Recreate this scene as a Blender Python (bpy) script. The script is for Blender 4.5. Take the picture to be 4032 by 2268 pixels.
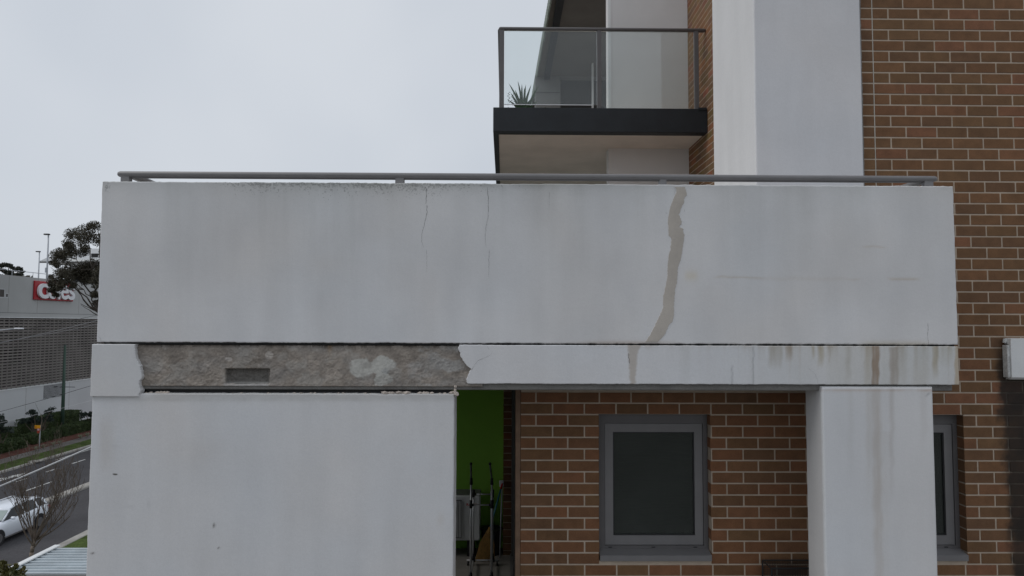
import bpy, bmesh, math, random
import numpy as np
from mathutils import Matrix, Vector, Euler

random.seed(7)
SC = bpy.context.scene
for o in list(bpy.data.objects):
    bpy.data.objects.remove(o)
COL = SC.collection

# ------------------------------------------------------------------ camera
CAMZ = 10.0
FPX, CX, CY = 2688.0, 2016.0, 1134.0          # photograph is 4032 x 2268
ROT = (Matrix.Rotation(math.radians(-0.65), 3, 'Z') @ Matrix.Rotation(math.radians(93.0), 3, 'X')
       @ Matrix.Rotation(math.radians(0.2), 3, 'Z'))
cam_d = bpy.data.cameras.new('camera'); cam = bpy.data.objects.new('camera', cam_d); COL.objects.link(cam)
cam.matrix_world = Matrix.Translation((0, 0, CAMZ)) @ ROT.to_4x4()
cam_d.sensor_width = 36.0; cam_d.lens = 24.0; cam_d.clip_start = 0.05; cam_d.clip_end = 3000
SC.camera = cam
RN = np.array(ROT)

# ------------------------------------------------------------------ sky and sun
SUN_EL, SUN_AZ = math.radians(48), math.radians(-98)     # azimuth measured from +Y towards +X
w = bpy.data.worlds.new('World'); SC.world = w; w.use_nodes = True
nt = w.node_tree; nt.nodes.clear()
out = nt.nodes.new('ShaderNodeOutputWorld'); bg = nt.nodes.new('ShaderNodeBackground')
sky = nt.nodes.new('ShaderNodeTexSky'); sky.sky_type = 'NISHITA'; sky.sun_disc = False
sky.sun_elevation = SUN_EL; sky.sun_rotation = SUN_AZ; sky.dust_density = 3.0
tc = nt.nodes.new('ShaderNodeTexCoord')
no = nt.nodes.new('ShaderNodeTexNoise'); no.inputs['Scale'].default_value = 2.2; no.inputs['Detail'].default_value = 3
nt.links.new(tc.outputs['Generated'], no.inputs['Vector'])
rp = nt.nodes.new('ShaderNodeValToRGB')
rp.color_ramp.elements[0].position = 0.3; rp.color_ramp.elements[0].color = (5.75, 6.2, 6.85, 1)
rp.color_ramp.elements[1].position = 0.7; rp.color_ramp.elements[1].color = (6.85, 7.2, 7.7, 1)
nt.links.new(no.outputs['Fac'], rp.inputs['Fac'])
mx = nt.nodes.new('ShaderNodeMix'); mx.data_type = 'RGBA'; mx.inputs['Factor'].default_value = 0.94
nt.links.new(sky.outputs['Color'], mx.inputs['A']); nt.links.new(rp.outputs['Color'], mx.inputs['B'])
nt.links.new(mx.outputs['Result'], bg.inputs['Color']); bg.inputs['Strength'].default_value = 0.1
nt.links.new(bg.outputs[0], out.inputs[0])
sd = bpy.data.lights.new('sun', 'SUN'); sd.energy = 0.9; sd.angle = math.radians(35); sd.color = (1, .97, .93)
so = bpy.data.objects.new('sun', sd); COL.objects.link(so); so.location = (-30, -5, 40)
sv = Vector((math.sin(SUN_AZ) * math.cos(SUN_EL), math.cos(SUN_AZ) * math.cos(SUN_EL), math.sin(SUN_EL)))
so.rotation_euler = sv.to_track_quat('Z', 'Y').to_euler()
SC.view_settings.view_transform = 'Standard'; SC.view_settings.look = 'None'
SC.view_settings.exposure = 0.0; SC.view_settings.gamma = 1.0
SC.render.engine = 'CYCLES'
SC.cycles.transparent_max_bounces = 24

# ------------------------------------------------------------------ measuring helpers
def at(px, py, d):
    """point at distance d in front of the camera (world Y = d) for a measured image position"""
    v = RN @ np.array([(px - CX) / FPX, -(py - CY) / FPX, -1.0]); k = d / v[1]
    return Vector((v[0] * k, d, CAMZ + v[2] * k))
def onground(px, py, z=0.0):
    v = RN @ np.array([(px - CX) / FPX, -(py - CY) / FPX, -1.0]); k = (z - CAMZ) / v[2]
    return Vector((v[0] * k, v[1] * k, z))
def proj(P):
    Q = (np.asarray(P) - np.array([0, 0, CAMZ])) @ RN
    return CX + FPX * Q[:, 0] / -Q[:, 2], CY - FPX * Q[:, 1] / -Q[:, 2]
def hsh(a, b, s):
    v = np.sin(a * 127.1 + b * 311.7 + s * 74.7) * 43758.5453
    return v - np.floor(v)
def vn(x, y, s=0):
    x = np.asarray(x, float); y = np.asarray(y, float)
    i, j = np.floor(x), np.floor(y); f, g = x - i, y - j
    f = f * f * (3 - 2 * f); g = g * g * (3 - 2 * g)
    return (hsh(i, j, s) * (1 - f) + hsh(i + 1, j, s) * f) * (1 - g) + (hsh(i, j + 1, s) * (1 - f) + hsh(i + 1, j + 1, s) * f) * g
def fbm(x, y, s=0, o=4):
    r, a, t = 0, 1, 0
    for k in range(o):
        r = r + a * vn(x * 2 ** k, y * 2 ** k, s + k * 13); t += a; a *= .5
    return r / t
def sst(a, b, x):
    t = np.clip((x - a) / (b - a), 0, 1); return t * t * (3 - 2 * t)

# ------------------------------------------------------------------ node helpers
def newmat(name):
    m = bpy.data.materials.new(name); m.use_nodes = True
    return m, m.node_tree, m.node_tree.nodes['Principled BSDF']
def pos(nt):
    return nt.nodes.new('ShaderNodeNewGeometry').outputs['Position']
def noise(nt, scale, detail=4, vec=None, rough=.55):
    n = nt.nodes.new('ShaderNodeTexNoise'); n.inputs['Scale'].default_value = scale
    n.inputs['Detail'].default_value = detail; n.inputs['Roughness'].default_value = rough
    nt.links.new(vec if vec is not None else pos(nt), n.inputs['Vector']); return n.outputs['Fac']
def mth(nt, op, a, b=None, c=None, clamp=False):
    n = nt.nodes.new('ShaderNodeMath'); n.operation = op; n.use_clamp = clamp
    for i, v in enumerate((a, b, c)):
        if v is None: continue
        if isinstance(v, (int, float)): n.inputs[i].default_value = v
        else: nt.links.new(v, n.inputs[i])
    return n.outputs[0]
def mrange(nt, v, a, b, c=0., d=1., smooth=True):
    n = nt.nodes.new('ShaderNodeMapRange'); n.interpolation_type = 'SMOOTHSTEP' if smooth else 'LINEAR'
    nt.links.new(v, n.inputs[0])
    for i, q in zip((1, 2, 3, 4), (a, b, c, d)): n.inputs[i].default_value = q
    return n.outputs[0]
def mixc(nt, f, a, b, mode='MIX'):
    n = nt.nodes.new('ShaderNodeMix'); n.data_type = 'RGBA'; n.blend_type = mode
    if isinstance(f, (int, float)): n.inputs['Factor'].default_value = f
    else: nt.links.new(f, n.inputs['Factor'])
    for k, v in (('A', a), ('B', b)):
        if isinstance(v, tuple): n.inputs[k].default_value = v if len(v) == 4 else v + (1,)
        else: nt.links.new(v, n.inputs[k])
    return n.outputs['Result']
def bump(nt, bs, h, strength, dist):
    n = nt.nodes.new('ShaderNodeBump'); n.inputs['Strength'].default_value = strength; n.inputs['Distance'].default_value = dist
    nt.links.new(h, n.inputs['Height']); nt.links.new(n.outputs[0], bs.inputs['Normal'])
def attr(nt, name):
    n = nt.nodes.new('ShaderNodeAttribute'); n.attribute_name = name; return n
def sepx(nt, v):
    n = nt.nodes.new('ShaderNodeSeparateXYZ'); nt.links.new(v, n.inputs[0]); return n.outputs
def pmat(name, col, rough=.6, var=.12, scale=6., bmp=.0, bscale=60., metal=0., spec=.5, var2=.0, scale2=90.):
    m, nt, b = newmat(name)
    f = mrange(nt, noise(nt, scale, 5), .3, .7, 1 - var, 1 + var, False)
    if var2:
        f = mth(nt, 'MULTIPLY', f, mrange(nt, noise(nt, scale2, 3), .3, .7, 1 - var2, 1 + var2, False))
    cn = nt.nodes.new('ShaderNodeCombineColor')
    for i in range(3): nt.links.new(mth(nt, 'MULTIPLY', f, col[i]), cn.inputs[i])
    nt.links.new(cn.outputs[0], b.inputs['Base Color'])
    b.inputs['Roughness'].default_value = rough; b.inputs['Metallic'].default_value = metal
    b.inputs['Specular IOR Level'].default_value = spec
    if bmp: bump(nt, b, noise(nt, bscale, 4), bmp, .01)
    return m

def brick_stain(nt, c, dark):
    """black run-off stain down the brickwork under the white box at the right"""
    s = sepx(nt, pos(nt))
    wob = mth(nt, 'MULTIPLY', mth(nt, 'SUBTRACT', noise(nt, 9, 5), .5), .16)
    ed = mth(nt, 'ADD', mth(nt, 'MULTIPLY', s['Z'], -.045), 3.80 + .045 * 9.6)   # leans outwards as it falls
    ed = mth(nt, 'ADD', ed, wob)
    f = mrange(nt, mth(nt, 'SUBTRACT', mth(nt, 'ADD', s['X'], 0), ed), -.03, .05)
    f = mth(nt, 'MULTIPLY', f, mrange(nt, s['Z'], 9.95, 9.66, 0, 1))
    f = mth(nt, 'MULTIPLY', f, mrange(nt, noise(nt, 5, 4), .25, .6, .82, 1.0, False))
    f = mth(nt, 'MULTIPLY', f, mrange(nt, s['Y'], 5.6, 5.5, 0, 1))
    return mixc(nt, mth(nt, 'MULTIPLY', f, .96), c, dark)

def brick_mat(name, source):
    m, nt, b = newmat(name)
    if source == 'obj':
        c = nt.nodes.new('ShaderNodeObjectInfo').outputs['Color']
    else:
        c = attr(nt, 'tint').outputs['Color']
    v = mrange(nt, noise(nt, 14, 5), .3, .7, .86, 1.14, False)
    v = mth(nt, 'MULTIPLY', v, mrange(nt, noise(nt, 230, 3), .3, .7, .84, 1.12, False))
    sp = mrange(nt, noise(nt, 160, 2), .30, .36, .55, 1.0, False)       # small dark burn spots
    v = mth(nt, 'MULTIPLY', v, sp)
    cc = mixc(nt, 1.0, c, (1.0, .91, .86), 'MULTIPLY')
    n = nt.nodes.new('ShaderNodeVectorMath'); n.operation = 'SCALE'
    nt.links.new(cc, n.inputs[0]); nt.links.new(v, n.inputs['Scale'])
    nt.links.new(brick_stain(nt, n.outputs[0], (.022, .019, .017)), b.inputs['Base Color'])
    b.inputs['Roughness'].default_value = .82; b.inputs['Specular IOR Level'].default_value = .3
    bump(nt, b, noise(nt, 180, 4), .35, .003)
    return m

def mortar_mat():
    m, nt, b = newmat('mortar')
    v = mrange(nt, noise(nt, 12, 5), .3, .7, .0, 1.0, False)
    c = mixc(nt, v, (.42, .345, .27), (.52, .43, .34))
    c = mixc(nt, mrange(nt, noise(nt, 240, 3), .35, .6, .25, 0, False), c, (.36, .30, .25))
    nt.links.new(brick_stain(nt, c, (.03, .026, .023)), b.inputs['Base Color'])
    b.inputs['Roughness'].default_value = .95; b.inputs['Specular IOR Level'].default_value = .15
    bump(nt, b, noise(nt, 300, 3), .5, .003); return m

def render_mat(name, base):
    """painted cement render; attribute stain: rgb multiplies the paint, alpha is mould speckle density"""
    m, nt, b = newmat(name)
    a = attr(nt, 'stain')
    c = mixc(nt, 1.0, base, a.outputs['Color'], 'MULTIPLY')
    v = mrange(nt, noise(nt, 160, 4), .3, .7, .965, 1.035, False)
    v = mth(nt, 'MULTIPLY', v, mrange(nt, noise(nt, 2.2, 5), .3, .7, .972, 1.028, False))
    v = mth(nt, 'MULTIPLY', v, mrange(nt, noise(nt, 60, 3), .3, .7, .982, 1.018, False))
    mpv = nt.nodes.new('ShaderNodeMapping'); mpv.inputs['Scale'].default_value = (5.5, 5.5, .7); nt.links.new(pos(nt), mpv.inputs[0])
    v = mth(nt, 'MULTIPLY', v, mrange(nt, noise(nt, 1, 4, mpv.outputs[0]), .3, .7, .965, 1.035, False))
    n = nt.nodes.new('ShaderNodeVectorMath'); n.operation = 'SCALE'
    nt.links.new(c, n.inputs[0]); nt.links.new(v, n.inputs['Scale'])
    sp = mth(nt, 'SUBTRACT', a.outputs['Alpha'], mth(nt, 'MULTIPLY', noise(nt, 85, 3, rough=.75), 1.0))
    spf = mrange(nt, sp, .0, .06)
    c2 = mixc(nt, mth(nt, 'MULTIPLY', spf, .42), n.outputs[0], (.07, .075, .07))
    nt.links.new(c2, b.inputs['Base Color'])
    b.inputs['Roughness'].default_value = .78; b.inputs['Specular IOR Level'].default_value = .25
    h = mth(nt, 'ADD', mth(nt, 'MULTIPLY', noise(nt, 22, 3), 1.0), mth(nt, 'MULTIPLY', noise(nt, 170, 4), .35))
    bump(nt, b, h, .20, .006); return m

def glass_mat(name, tint, refl=1.0, rough=.02, cover=.0, body=(.3, .35, .34)):
    m, nt, b = newmat(name); nt.nodes.remove(b); o = nt.nodes['Material Output']
    t = nt.nodes.new('ShaderNodeBsdfTransparent'); t.inputs[0].default_value = tint + (1,)
    g = nt.nodes.new('ShaderNodeBsdfGlossy'); g.inputs['Roughness'].default_value = rough
    lw = nt.nodes.new('ShaderNodeFresnel'); lw.inputs[0].default_value = 1.5
    mm = nt.nodes.new('ShaderNodeMixShader')
    nt.links.new(mth(nt, 'MULTIPLY', lw.outputs[0], refl, clamp=True), mm.inputs[0])
    d = nt.nodes.new('ShaderNodeBsdfDiffuse'); d.inputs[0].default_value = body + (1,)
    m2 = nt.nodes.new('ShaderNodeMixShader')
    cf = mrange(nt, noise(nt, 3.0, 4), .3, .7, cover * .85, cover * 1.15, False)
    if name == 'window_glass':      # dried drip marks along the foot of the panes
        mp_ = nt.nodes.new('ShaderNodeMapping'); mp_.inputs['Scale'].default_value = (90, 90, 9); nt.links.new(pos(nt), mp_.inputs[0])
        g2 = mth(nt, 'MULTIPLY', mrange(nt, sepx(nt, pos(nt))['Z'], 8.53, 8.42), mrange(nt, noise(nt, 1, 3, mp_.outputs[0]),    .5, .75, 0, .14, False))
        cf = mth(nt, 'ADD', cf, g2)
    nt.links.new(cf, m2.inputs[0])
    nt.links.new(t.outputs[0], m2.inputs[1]); nt.links.new(d.outputs[0], m2.inputs[2])
    nt.links.new(m2.outputs[0], mm.inputs[1]); nt.links.new(g.outputs[0], mm.inputs[2])
    nt.links.new(mm.outputs[0], o.inputs[0]); return m

def leaf_mat(name, c1, c2, rough=.55):
    m, nt, b = newmat(name)
    v = mrange(nt, noise(nt, 2.2, 4), .32, .68, 0, 1, False)
    v2 = mrange(nt, noise(nt, 30, 2), .3, .7, 0, 1, False)
    c = mixc(nt, mth(nt, 'ADD', mth(nt, 'MULTIPLY', v, .6), mth(nt, 'MULTIPLY', v2, .4)), c1, c2)
    nt.links.new(c, b.inputs['Base Color']); b.inputs['Roughness'].default_value = rough
    b.inputs['Specular IOR Level'].default_value = .3
    return m

MAT = {}
MAT['brick'] = brick_mat('brick_face', 'obj'); MAT['brickj'] = brick_mat('brick_face_joined', 'attr')
MAT['mortar'] = mortar_mat()
MAT['render'] = render_mat('painted_render', (.645, .643, .645, 1))
MAT['plain_render'] = pmat('plain_painted_render', (.665, .655, .65), .8, .05, 1.5, .2, 150, spec=.25, var2=.03, scale2=120)
MAT['concrete'] = render_mat('bare_concrete', (1, 1, 1, 1))
MAT['beam'] = pmat('concrete_beam', (.215, .21, .20), .9, .18, 7, .4, 90, spec=.2, var2=.1)
MAT['patchm'] = pmat('mortar_patch', (.475, .437, .392), .9, .10, 5, .22, 90, spec=.2, var2=.02, scale2=60)
MAT['crack'] = pmat('crack_shadow', (.05, .048, .045), .95, .2, 30, spec=.1)
MAT['alu'] = pmat('grey_powdercoat', (.185, .180, .182), .42, .06, 8, spec=.5)
MAT['alud'] = pmat('dark_grey_powdercoat', (.115, .110, .111), .5, .06, 8, spec=.45)
MAT['black'] = pmat('black_paint', (.013, .016, .020), .55, .2, 5, .1, 60, spec=.4, var2=.08)
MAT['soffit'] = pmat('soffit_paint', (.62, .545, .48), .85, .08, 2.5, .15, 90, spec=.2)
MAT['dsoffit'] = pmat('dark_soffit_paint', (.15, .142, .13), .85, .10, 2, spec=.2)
MAT['green'] = pmat('lime_green_paint', (.23, .48, .06), .7, .05, 2, .1, 100, spec=.3)
MAT['timber'] = pmat('brown_timber', (.20, .128, .085), .7, .18, 14, .2, 90, spec=.3)
MAT['floor'] = pmat('balcony_tile', (.24, .225, .205), .6, .12, 5, spec=.3)
MAT['win'] = glass_mat('window_glass', (.46, .50, .47), 1.0, .03, .13, (.20, .23, .215))
MAT['clear'] = glass_mat('balustrade_glass', (.955, .98, .975), 1.0, .01, .045, (.52, .57, .57))  # thin diffuse veil put in for the reflection on the panels
MAT['blind'] = pmat('blind_slat', (.30, .305, .285), .7, .1, 4)
MAT['room'] = pmat('room_wall', (.25, .24, .23), .9, .1, 3)
MAT['white'] = pmat('white_paint', (.72, .73, .73), .6, .06, 3, spec=.4, var2=.03)
MAT['dirtywhite'] = pmat('weathered_white_paint', (.55, .56, .55), .7, .35, 16, .3, 60, spec=.3, var2=.2)
MAT['steel'] = pmat('chrome_tube', (.66, .66, .67), .35, .05, 8, metal=.45)
MAT['plastic'] = pmat('black_plastic', (.018, .018, .02), .45, .1, 8)
MAT['straw'] = pmat('broom_straw', (.42, .24, .07), .8, .3, 40)
MAT['teal'] = pmat('teal_plastic', (.05, .22, .24), .4, .1, 8)
MAT['red'] = pmat('red_plastic', (.55, .03, .025), .4, .1, 8)
MAT['asphalt'] = pmat('asphalt', (.062, .060, .064), .9, .16, .5, .3, 60, spec=.25, var2=.18, scale2=14)
MAT['kerb'] = pmat('kerb_concrete', (.34, .325, .30), .9, .2, 1.3, .2, 40, spec=.2, var2=.12)
MAT['path'] = pmat('path_concrete', (.15, .14, .13), .9, .18, .8, .2, 40, spec=.2, var2=.1)
MAT['grass'] = pmat('verge_grass', (.060, .086, .024), .95, .4, 1.1, .8, 25, spec=.1, var2=.35, scale2=12)
MAT['mulch'] = pmat('bark_mulch', (.105, .046, .036), .95, .3, 2, .8, 20, spec=.1, var2=.35, scale2=14)
MAT['line'] = pmat('road_paint', (.58, .58, .56), .8, .25, 3, spec=.3, var2=.2, scale2=25)
MAT['earth'] = pmat('ground_soil', (.10, .10, .085), .95, .3, .2, spec=.1)
MAT['shopwall'] = pmat('precast_panel', (.46, .465, .46), .85, .07, .22, .1, 3, spec=.2, var2=.03)
MAT['shopwhite'] = pmat('white_precast', (.55, .56, .57), .85, .06, .2, spec=.2)
MAT['louvre'] = pmat('louvre_slat', (.25, .23, .215), .7, .15, .6, spec=.3)
MAT['louvreback'] = pmat('louvre_backing', (.105, .096, .09), .9, .5, .3, spec=.2)
MAT['darkhole'] = pmat('dark_opening', (.02, .02, .02), .9, .2, .5)
MAT['signred'] = pmat('sign_red', (.40, .012, .02), .45, .04, 1)
MAT['signwhite'] = pmat('sign_white', (.80, .81, .84), .45, .03, 1)
MAT['polegreen'] = pmat('green_pole_paint', (.045, .085, .062), .6, .12, 1.2)
MAT['galv'] = pmat('galvanised_steel', (.42, .44, .47), .5, .12, 3, metal=.3)
MAT['zinc'] = pmat('zinc_roof_sheet', (.44, .49, .52), .45, .14, 1.4, metal=.25, spec=.5, var2=.05, scale2=30)
MAT['wire'] = pmat('dark_cable', (.05, .05, .055), .7, .1, 2)
MAT['pwire'] = pmat('pale_cable', (.50, .51, .53), .6, .1, 2)
MAT['yellow'] = pmat('sign_yellow', (.80, .36, .008), .5, .05, 3)
MAT['bark'] = pmat('tree_bark', (.13, .105, .085), .9, .3, 6, .6, 30, spec=.2)
MAT['barkp'] = pmat('pale_bark', (.21, .17, .14), .9, .3, 6, .6, 30, spec=.2)
MAT['gum'] = leaf_mat('gum_leaf', (.030, .030, .020), (.105, .090, .060))
MAT['fardark'] = leaf_mat('far_leaf', (.020, .026, .020), (.055, .060, .042))
MAT['hedge'] = leaf_mat('hedge_leaf', (.018, .032, .013), (.075, .108, .034))
MAT['shrubm'] = leaf_mat('shrub_leaf', (.012, .022, .018), (.045, .06, .045))
MAT['bushm'] = leaf_mat('bush_leaf', (.035, .050, .012), (.14, .12, .035))
MAT['tuft'] = leaf_mat('tussock_blade', (.12, .13, .085), (.26, .26, .18))
MAT['yucca'] = leaf_mat('spiky_leaf', (.040, .075, .032), (.10, .16, .075))
MAT['carwhite'] = pmat('car_white_paint', (.76, .80, .86), .18, .02, 2, spec=.6)
MAT['carglass'] = pmat('car_glass', (.022, .025, .027), .12, .1, 2, spec=.35)
MAT['tyre'] = pmat('tyre_rubber', (.014, .014, .016), .85, .1, 6)
MAT['house'] = pmat('house_white', (.72, .73, .74), .8, .04, .4)
MAT['tile'] = pmat('house_roof', (.52, .53, .52), .8, .08, 1.5)

# ------------------------------------------------------------------ object helpers
def woff(p):
    v = Vector((0, 0, 0))
    while p is not None:
        v += p.location; p = p.parent
    return v
def link(name, me, mat, parent=None, label=None, cat=None, group=None, kind=None, smooth=False):
    o = bpy.data.objects.new(name, me); COL.objects.link(o)
    if mat is not None: me.materials.append(MAT[mat] if isinstance(mat, str) else mat)
    if smooth: me.shade_smooth()
    if parent is not None: o.parent = parent
    tag(o, label, cat, group, kind); return o
def tag(o, label=None, cat=None, group=None, kind=None):
    for k, v in (('label', label), ('category', cat), ('group', group), ('kind', kind)):
        if v: o[k] = v
    return o
def thing(name, loc, label, cat, group=None):
    o = bpy.data.objects.new(name, None); COL.objects.link(o); o.location = loc
    o.empty_display_size = .2
    return tag(o, label, cat, group)

class MB:
    def __init__(s): s.v = []; s.f = []
    def add(s, vs, fs):
        b = len(s.v); s.v += [tuple(q) for q in vs]; s.f += [tuple(b + i for i in f) for f in fs]; return s
    def box(s, x0, x1, y0, y1, z0, z1):
        return s.add([(x0, y0, z0), (x1, y0, z0), (x1, y1, z0), (x0, y1, z0), (x0, y0, z1), (x1, y0, z1), (x1, y1, z1), (x0, y1, z1)],
                     [(0, 3, 2, 1), (4, 5, 6, 7), (0, 1, 5, 4), (1, 2, 6, 5), (2, 3, 7, 6), (3, 0, 4, 7)])
    def bbox(s, x0, x1, y0, y1, z0, z1, b):
        """box with chamfered edges"""
        bm = bmesh.new(); bmesh.ops.create_cube(bm, size=1)
        for q in bm.verts:
            q.co = ((x0 + x1) / 2 + q.co.x * (x1 - x0), (y0 + y1) / 2 + q.co.y * (y1 - y0), (z0 + z1) / 2 + q.co.z * (z1 - z0))
        bmesh.ops.bevel(bm, geom=bm.edges[:], offset=b, segments=1, affect='EDGES')
        bm.verts.index_update()
        s.add([q.co for q in bm.verts], [[q.index for q in f.verts] for f in bm.faces]); bm.free(); return s
    def quad(s, a, b, c, d): return s.add([a, b, c, d], [(0, 1, 2, 3)])
    def tube(s, p, q, r0, r1=None, n=8, cap=True, sx=1.0):
        p, q = Vector(p), Vector(q); r1 = r0 if r1 is None else r1
        d = (q - p).normalized(); a = d.orthogonal().normalized() if abs(d.x) < .9 or True else None
        if abs(d.z) < .99: a = d.cross(Vector((0, 0, 1))).normalized()
        b = d.cross(a).normalized(); vs = []
        for c, r in ((p, r0), (q, r1)):
            for k in range(n):
                t = 2 * math.pi * k / n; vs.append(c + a * math.cos(t) * r * sx + b * math.sin(t) * r)
        fs = [(k, (k + 1) % n, n + (k + 1) % n, n + k) for k in range(n)]
        if cap: fs += [tuple(range(n - 1, -1, -1)), tuple(range(n, 2 * n))]
        return s.add(vs, fs)
    def path(s, pts, rads, n=6):
        for i in range(len(pts) - 1): s.tube(pts[i], pts[i + 1], rads[i], rads[i + 1], n)
        return s
    def prism(s, poly, fn0, fn1):
        """poly of 2D points mapped to two faces by fn0 and fn1"""
        n = len(poly); s.add([fn0(*q) for q in poly] + [fn1(*q) for q in poly],
              [tuple(range(n)), tuple(range(2 * n - 1, n - 1, -1))] + [(k, n + k, n + (k + 1) % n, (k + 1) % n) for k in range(n)])
        return s
    def mesh(s, name, off=Vector((0, 0, 0)), fix=True):
        me = bpy.data.meshes.new(name)
        me.from_pydata([(v[0] - off.x, v[1] - off.y, v[2] - off.z) for v in s.v], [], s.f)
        if fix:
            bm = bmesh.new(); bm.from_mesh(me); bmesh.ops.recalc_face_normals(bm, faces=bm.faces[:]); bm.to_mesh(me); bm.free()
        return me
    def build(s, name, mat, parent=None, smooth=False, fix=True, **kw):
        return link(name, s.mesh(name, woff(parent), fix), mat, parent, smooth=smooth, **kw)

def shell(name, X0, X1, Z0, Z1, Y0, Y1, res, mat, parent, bev=.008, colfn=None, warp=None, hfn=None, rag=0., **kw):
    """wall block with a finely divided front face (towards -Y), rounded arrises and a baked stain attribute"""
    nx = max(2, int((X1 - X0) / res)); nz = max(2, int((Z1 - Z0) / res)); b = bev
    xs = np.concatenate([[X0, X0, X0, X0 + .3 * b], np.linspace(X0 + b, X1 - b, nx), [X1 - .3 * b, X1, X1, X1]])
    yx = np.concatenate([[Y1, Y0 + 2 * b, Y0 + b, Y0 + .3 * b], np.full(nx, Y0), [Y0 + .3 * b, Y0 + b, Y0 + 2 * b, Y1]])
    zs = np.concatenate([[Z0, Z0, Z0, Z0 + .3 * b], np.linspace(Z0 + b, Z1 - b, nz), [Z1 - .3 * b, Z1, Z1, Z1]])
    yz = np.concatenate([[Y1, Y0 + 2 * b, Y0 + b, Y0 + .3 * b], np.full(nz, Y0), [Y0 + .3 * b, Y0 + b, Y0 + 2 * b, Y1]])
    X, Z = np.meshgrid(xs, zs); Y = np.maximum(yx[None, :], yz[:, None])
    if rag:
        tw = sst(Z1 - .05, Z1, Z) - sst(Z0 + .05, Z0, Z)
        Z = Z + rag * (fbm(X * 14, X * 0, 3) - .5) * tw + rag * .8 * (fbm(X * 70, X * 0, 5) - .5) * tw
        tx = sst(X1 - .05, X1, X) - sst(X0 + .05, X0, X)
        X = X + rag * (fbm(Z * 14, Z * 0, 8) - .5) * tx
    if warp is not None: X = warp(X, Z)
    if hfn is not None:
        front = (Y < Y0 + b * .5)
        Y = np.where(front, Y0 + hfn(X, Z), Y)
    P = np.stack([X, Y, Z], -1).reshape(-1, 3)
    H, W = X.shape; idx = np.arange(H * W).reshape(H, W)
    q = np.stack([idx[:-1, :-1], idx[:-1, 1:], idx[1:, 1:], idx[1:, :-1]], -1).reshape(-1, 4)
    ar = np.linalg.norm(np.cross(P[q[:, 2]] - P[q[:, 0]], P[q[:, 3]] - P[q[:, 1]]), axis=1); q = q[ar > 1e-10]
    off = np.array(woff(parent))
    me = bpy.data.meshes.new(name)
    F = [tuple(f) for f in q.tolist()] + [(int(idx[0, 0]), int(idx[-1, 0]), int(idx[-1, -1]), int(idx[0, -1]))]
    me.from_pydata((P - off).tolist(), [], F)
    c = np.ones((len(P), 4)); c[:, 3] = 0
    if colfn is not None:
        c = colfn(P)
        if mat == 'render': c[P[:, 1] > Y0 + 1.5 * b] = (1, 1, 1, 0)
    a = me.color_attributes.new('stain', 'FLOAT_COLOR', 'POINT'); a.data.foreach_set('color', c.ravel())
    return link(name, me, mat, parent, smooth=hfn is not None, **kw)

def leaves(cl, size, seed, asp=.45, flat=.0):
    """cl: list of (centre, radius xyz, count); returns mesh data of small leaf quads through the volumes"""
    rng = np.random.default_rng(seed); V = []; 
    for c, r, n in cl:
        d = rng.normal(size=(n, 3)); d /= np.linalg.norm(d, axis=1)[:, None]
        rad = rng.random(n) ** .45
        p = np.array(c) + d * rad[:, None] * np.array(r)
        u = rng.normal(size=(n, 3)); u[:, 2] -= .4; u /= np.linalg.norm(u, axis=1)[:, None]
        w2 = np.cross(u, rng.normal(size=(n, 3))); w2 /= np.linalg.norm(w2, axis=1)[:, None] + 1e-9
        L = size * (.6 + .8 * rng.random(n))[:, None]
        V.append(np.stack([p - u * L * .5, p + w2 * L * asp * .5, p + u * L * .5, p - w2 * L * asp * .5], 1).reshape(-1, 3))
    V = np.concatenate(V); n = len(V) // 4
    m = MB(); m.v = [tuple(q) for q in V]; m.f = [(4 * k, 4 * k + 1, 4 * k + 2, 4 * k + 3) for k in range(n)]
    return m

# ================================================================== THE SETTING
def sheet(name, x0, x1, y0, y1, z, mat, n=1):
    return MB().quad((x0, y0, z), (x1, y0, z), (x1, y1, z), (x0, y1, z)).build(name, mat, kind='structure')
sheet('ground', -600, 600, -600, 900, 0, 'earth')
sheet('road', -33.1, -19.8, -80, 320, .03, 'asphalt')
sheet('forecourt_paving', -18.2, 40, -60, 5.0, .02, 'path')
def strip(name, x0, x1, z0, z1, mat, y0=-80, y1=320, b=.03):
    m = MB(); m.bbox(x0, x1, y0, y1, z0, z1, b); return m.build(name, mat, kind='structure')
strip('kerb_far', -33.35, -33.1, -.1, .16, 'kerb')
strip('kerb_near', -19.8, -19.35, -.1, .15, 'kerb')
strip('median_kerb', -25.62, -25.02, -.1, .17, 'kerb', 20, 90, .05)
strip('grass_verge', -34.95, -33.35, -.2, .15, 'grass')
strip('grass_verge_near', -19.35, -18.3, -.2, .14, 'grass')
strip('footpath', -36.2, -34.95, -.2, .145, 'path')
strip('mulch_bed', -42.0, -36.2, -.2, .165, 'mulch', 30, 100)
# painted markings
def mark(name, pts, z=.036):
    m = MB(); m.add([(x, y, z) for x, y in pts], [tuple(range(len(pts)))]); return m.build(name, 'line', kind='structure')
def dash(x, y0, y1, wd=.13):
    return mark('lane_line', [(x - wd / 2, y0), (x + wd / 2, y0), (x + wd / 2, y1), (x - wd / 2, y1)])
for k in range(-2, 7): dash(-28.25, 41.2 + 8 * k, 43.6 + 8 * k)
for a, b in ((38.0, 38.8), (40.9, 41.7), (43.6, 44.5), (46.4, 47.4), (49.1, 50.6), (52.2, 53.2), (55.2, 56.2)): dash(-30.45, a, b)
dash(-32.45, 50.4, 60, .12)
mark('arrow_marking', [(-31.75, 43.2), (-31.55, 43.2), (-31.55, 45.0), (-31.3, 45.0), (-31.65, 46.2), (-32.0, 45.0), (-31.75, 45.0)])
mark('arrow_marking', [(-32.15, 44.0), (-32.0, 43.9), (-31.8, 44.5), (-31.8, 44.8), (-32.2, 44.6)])

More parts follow.
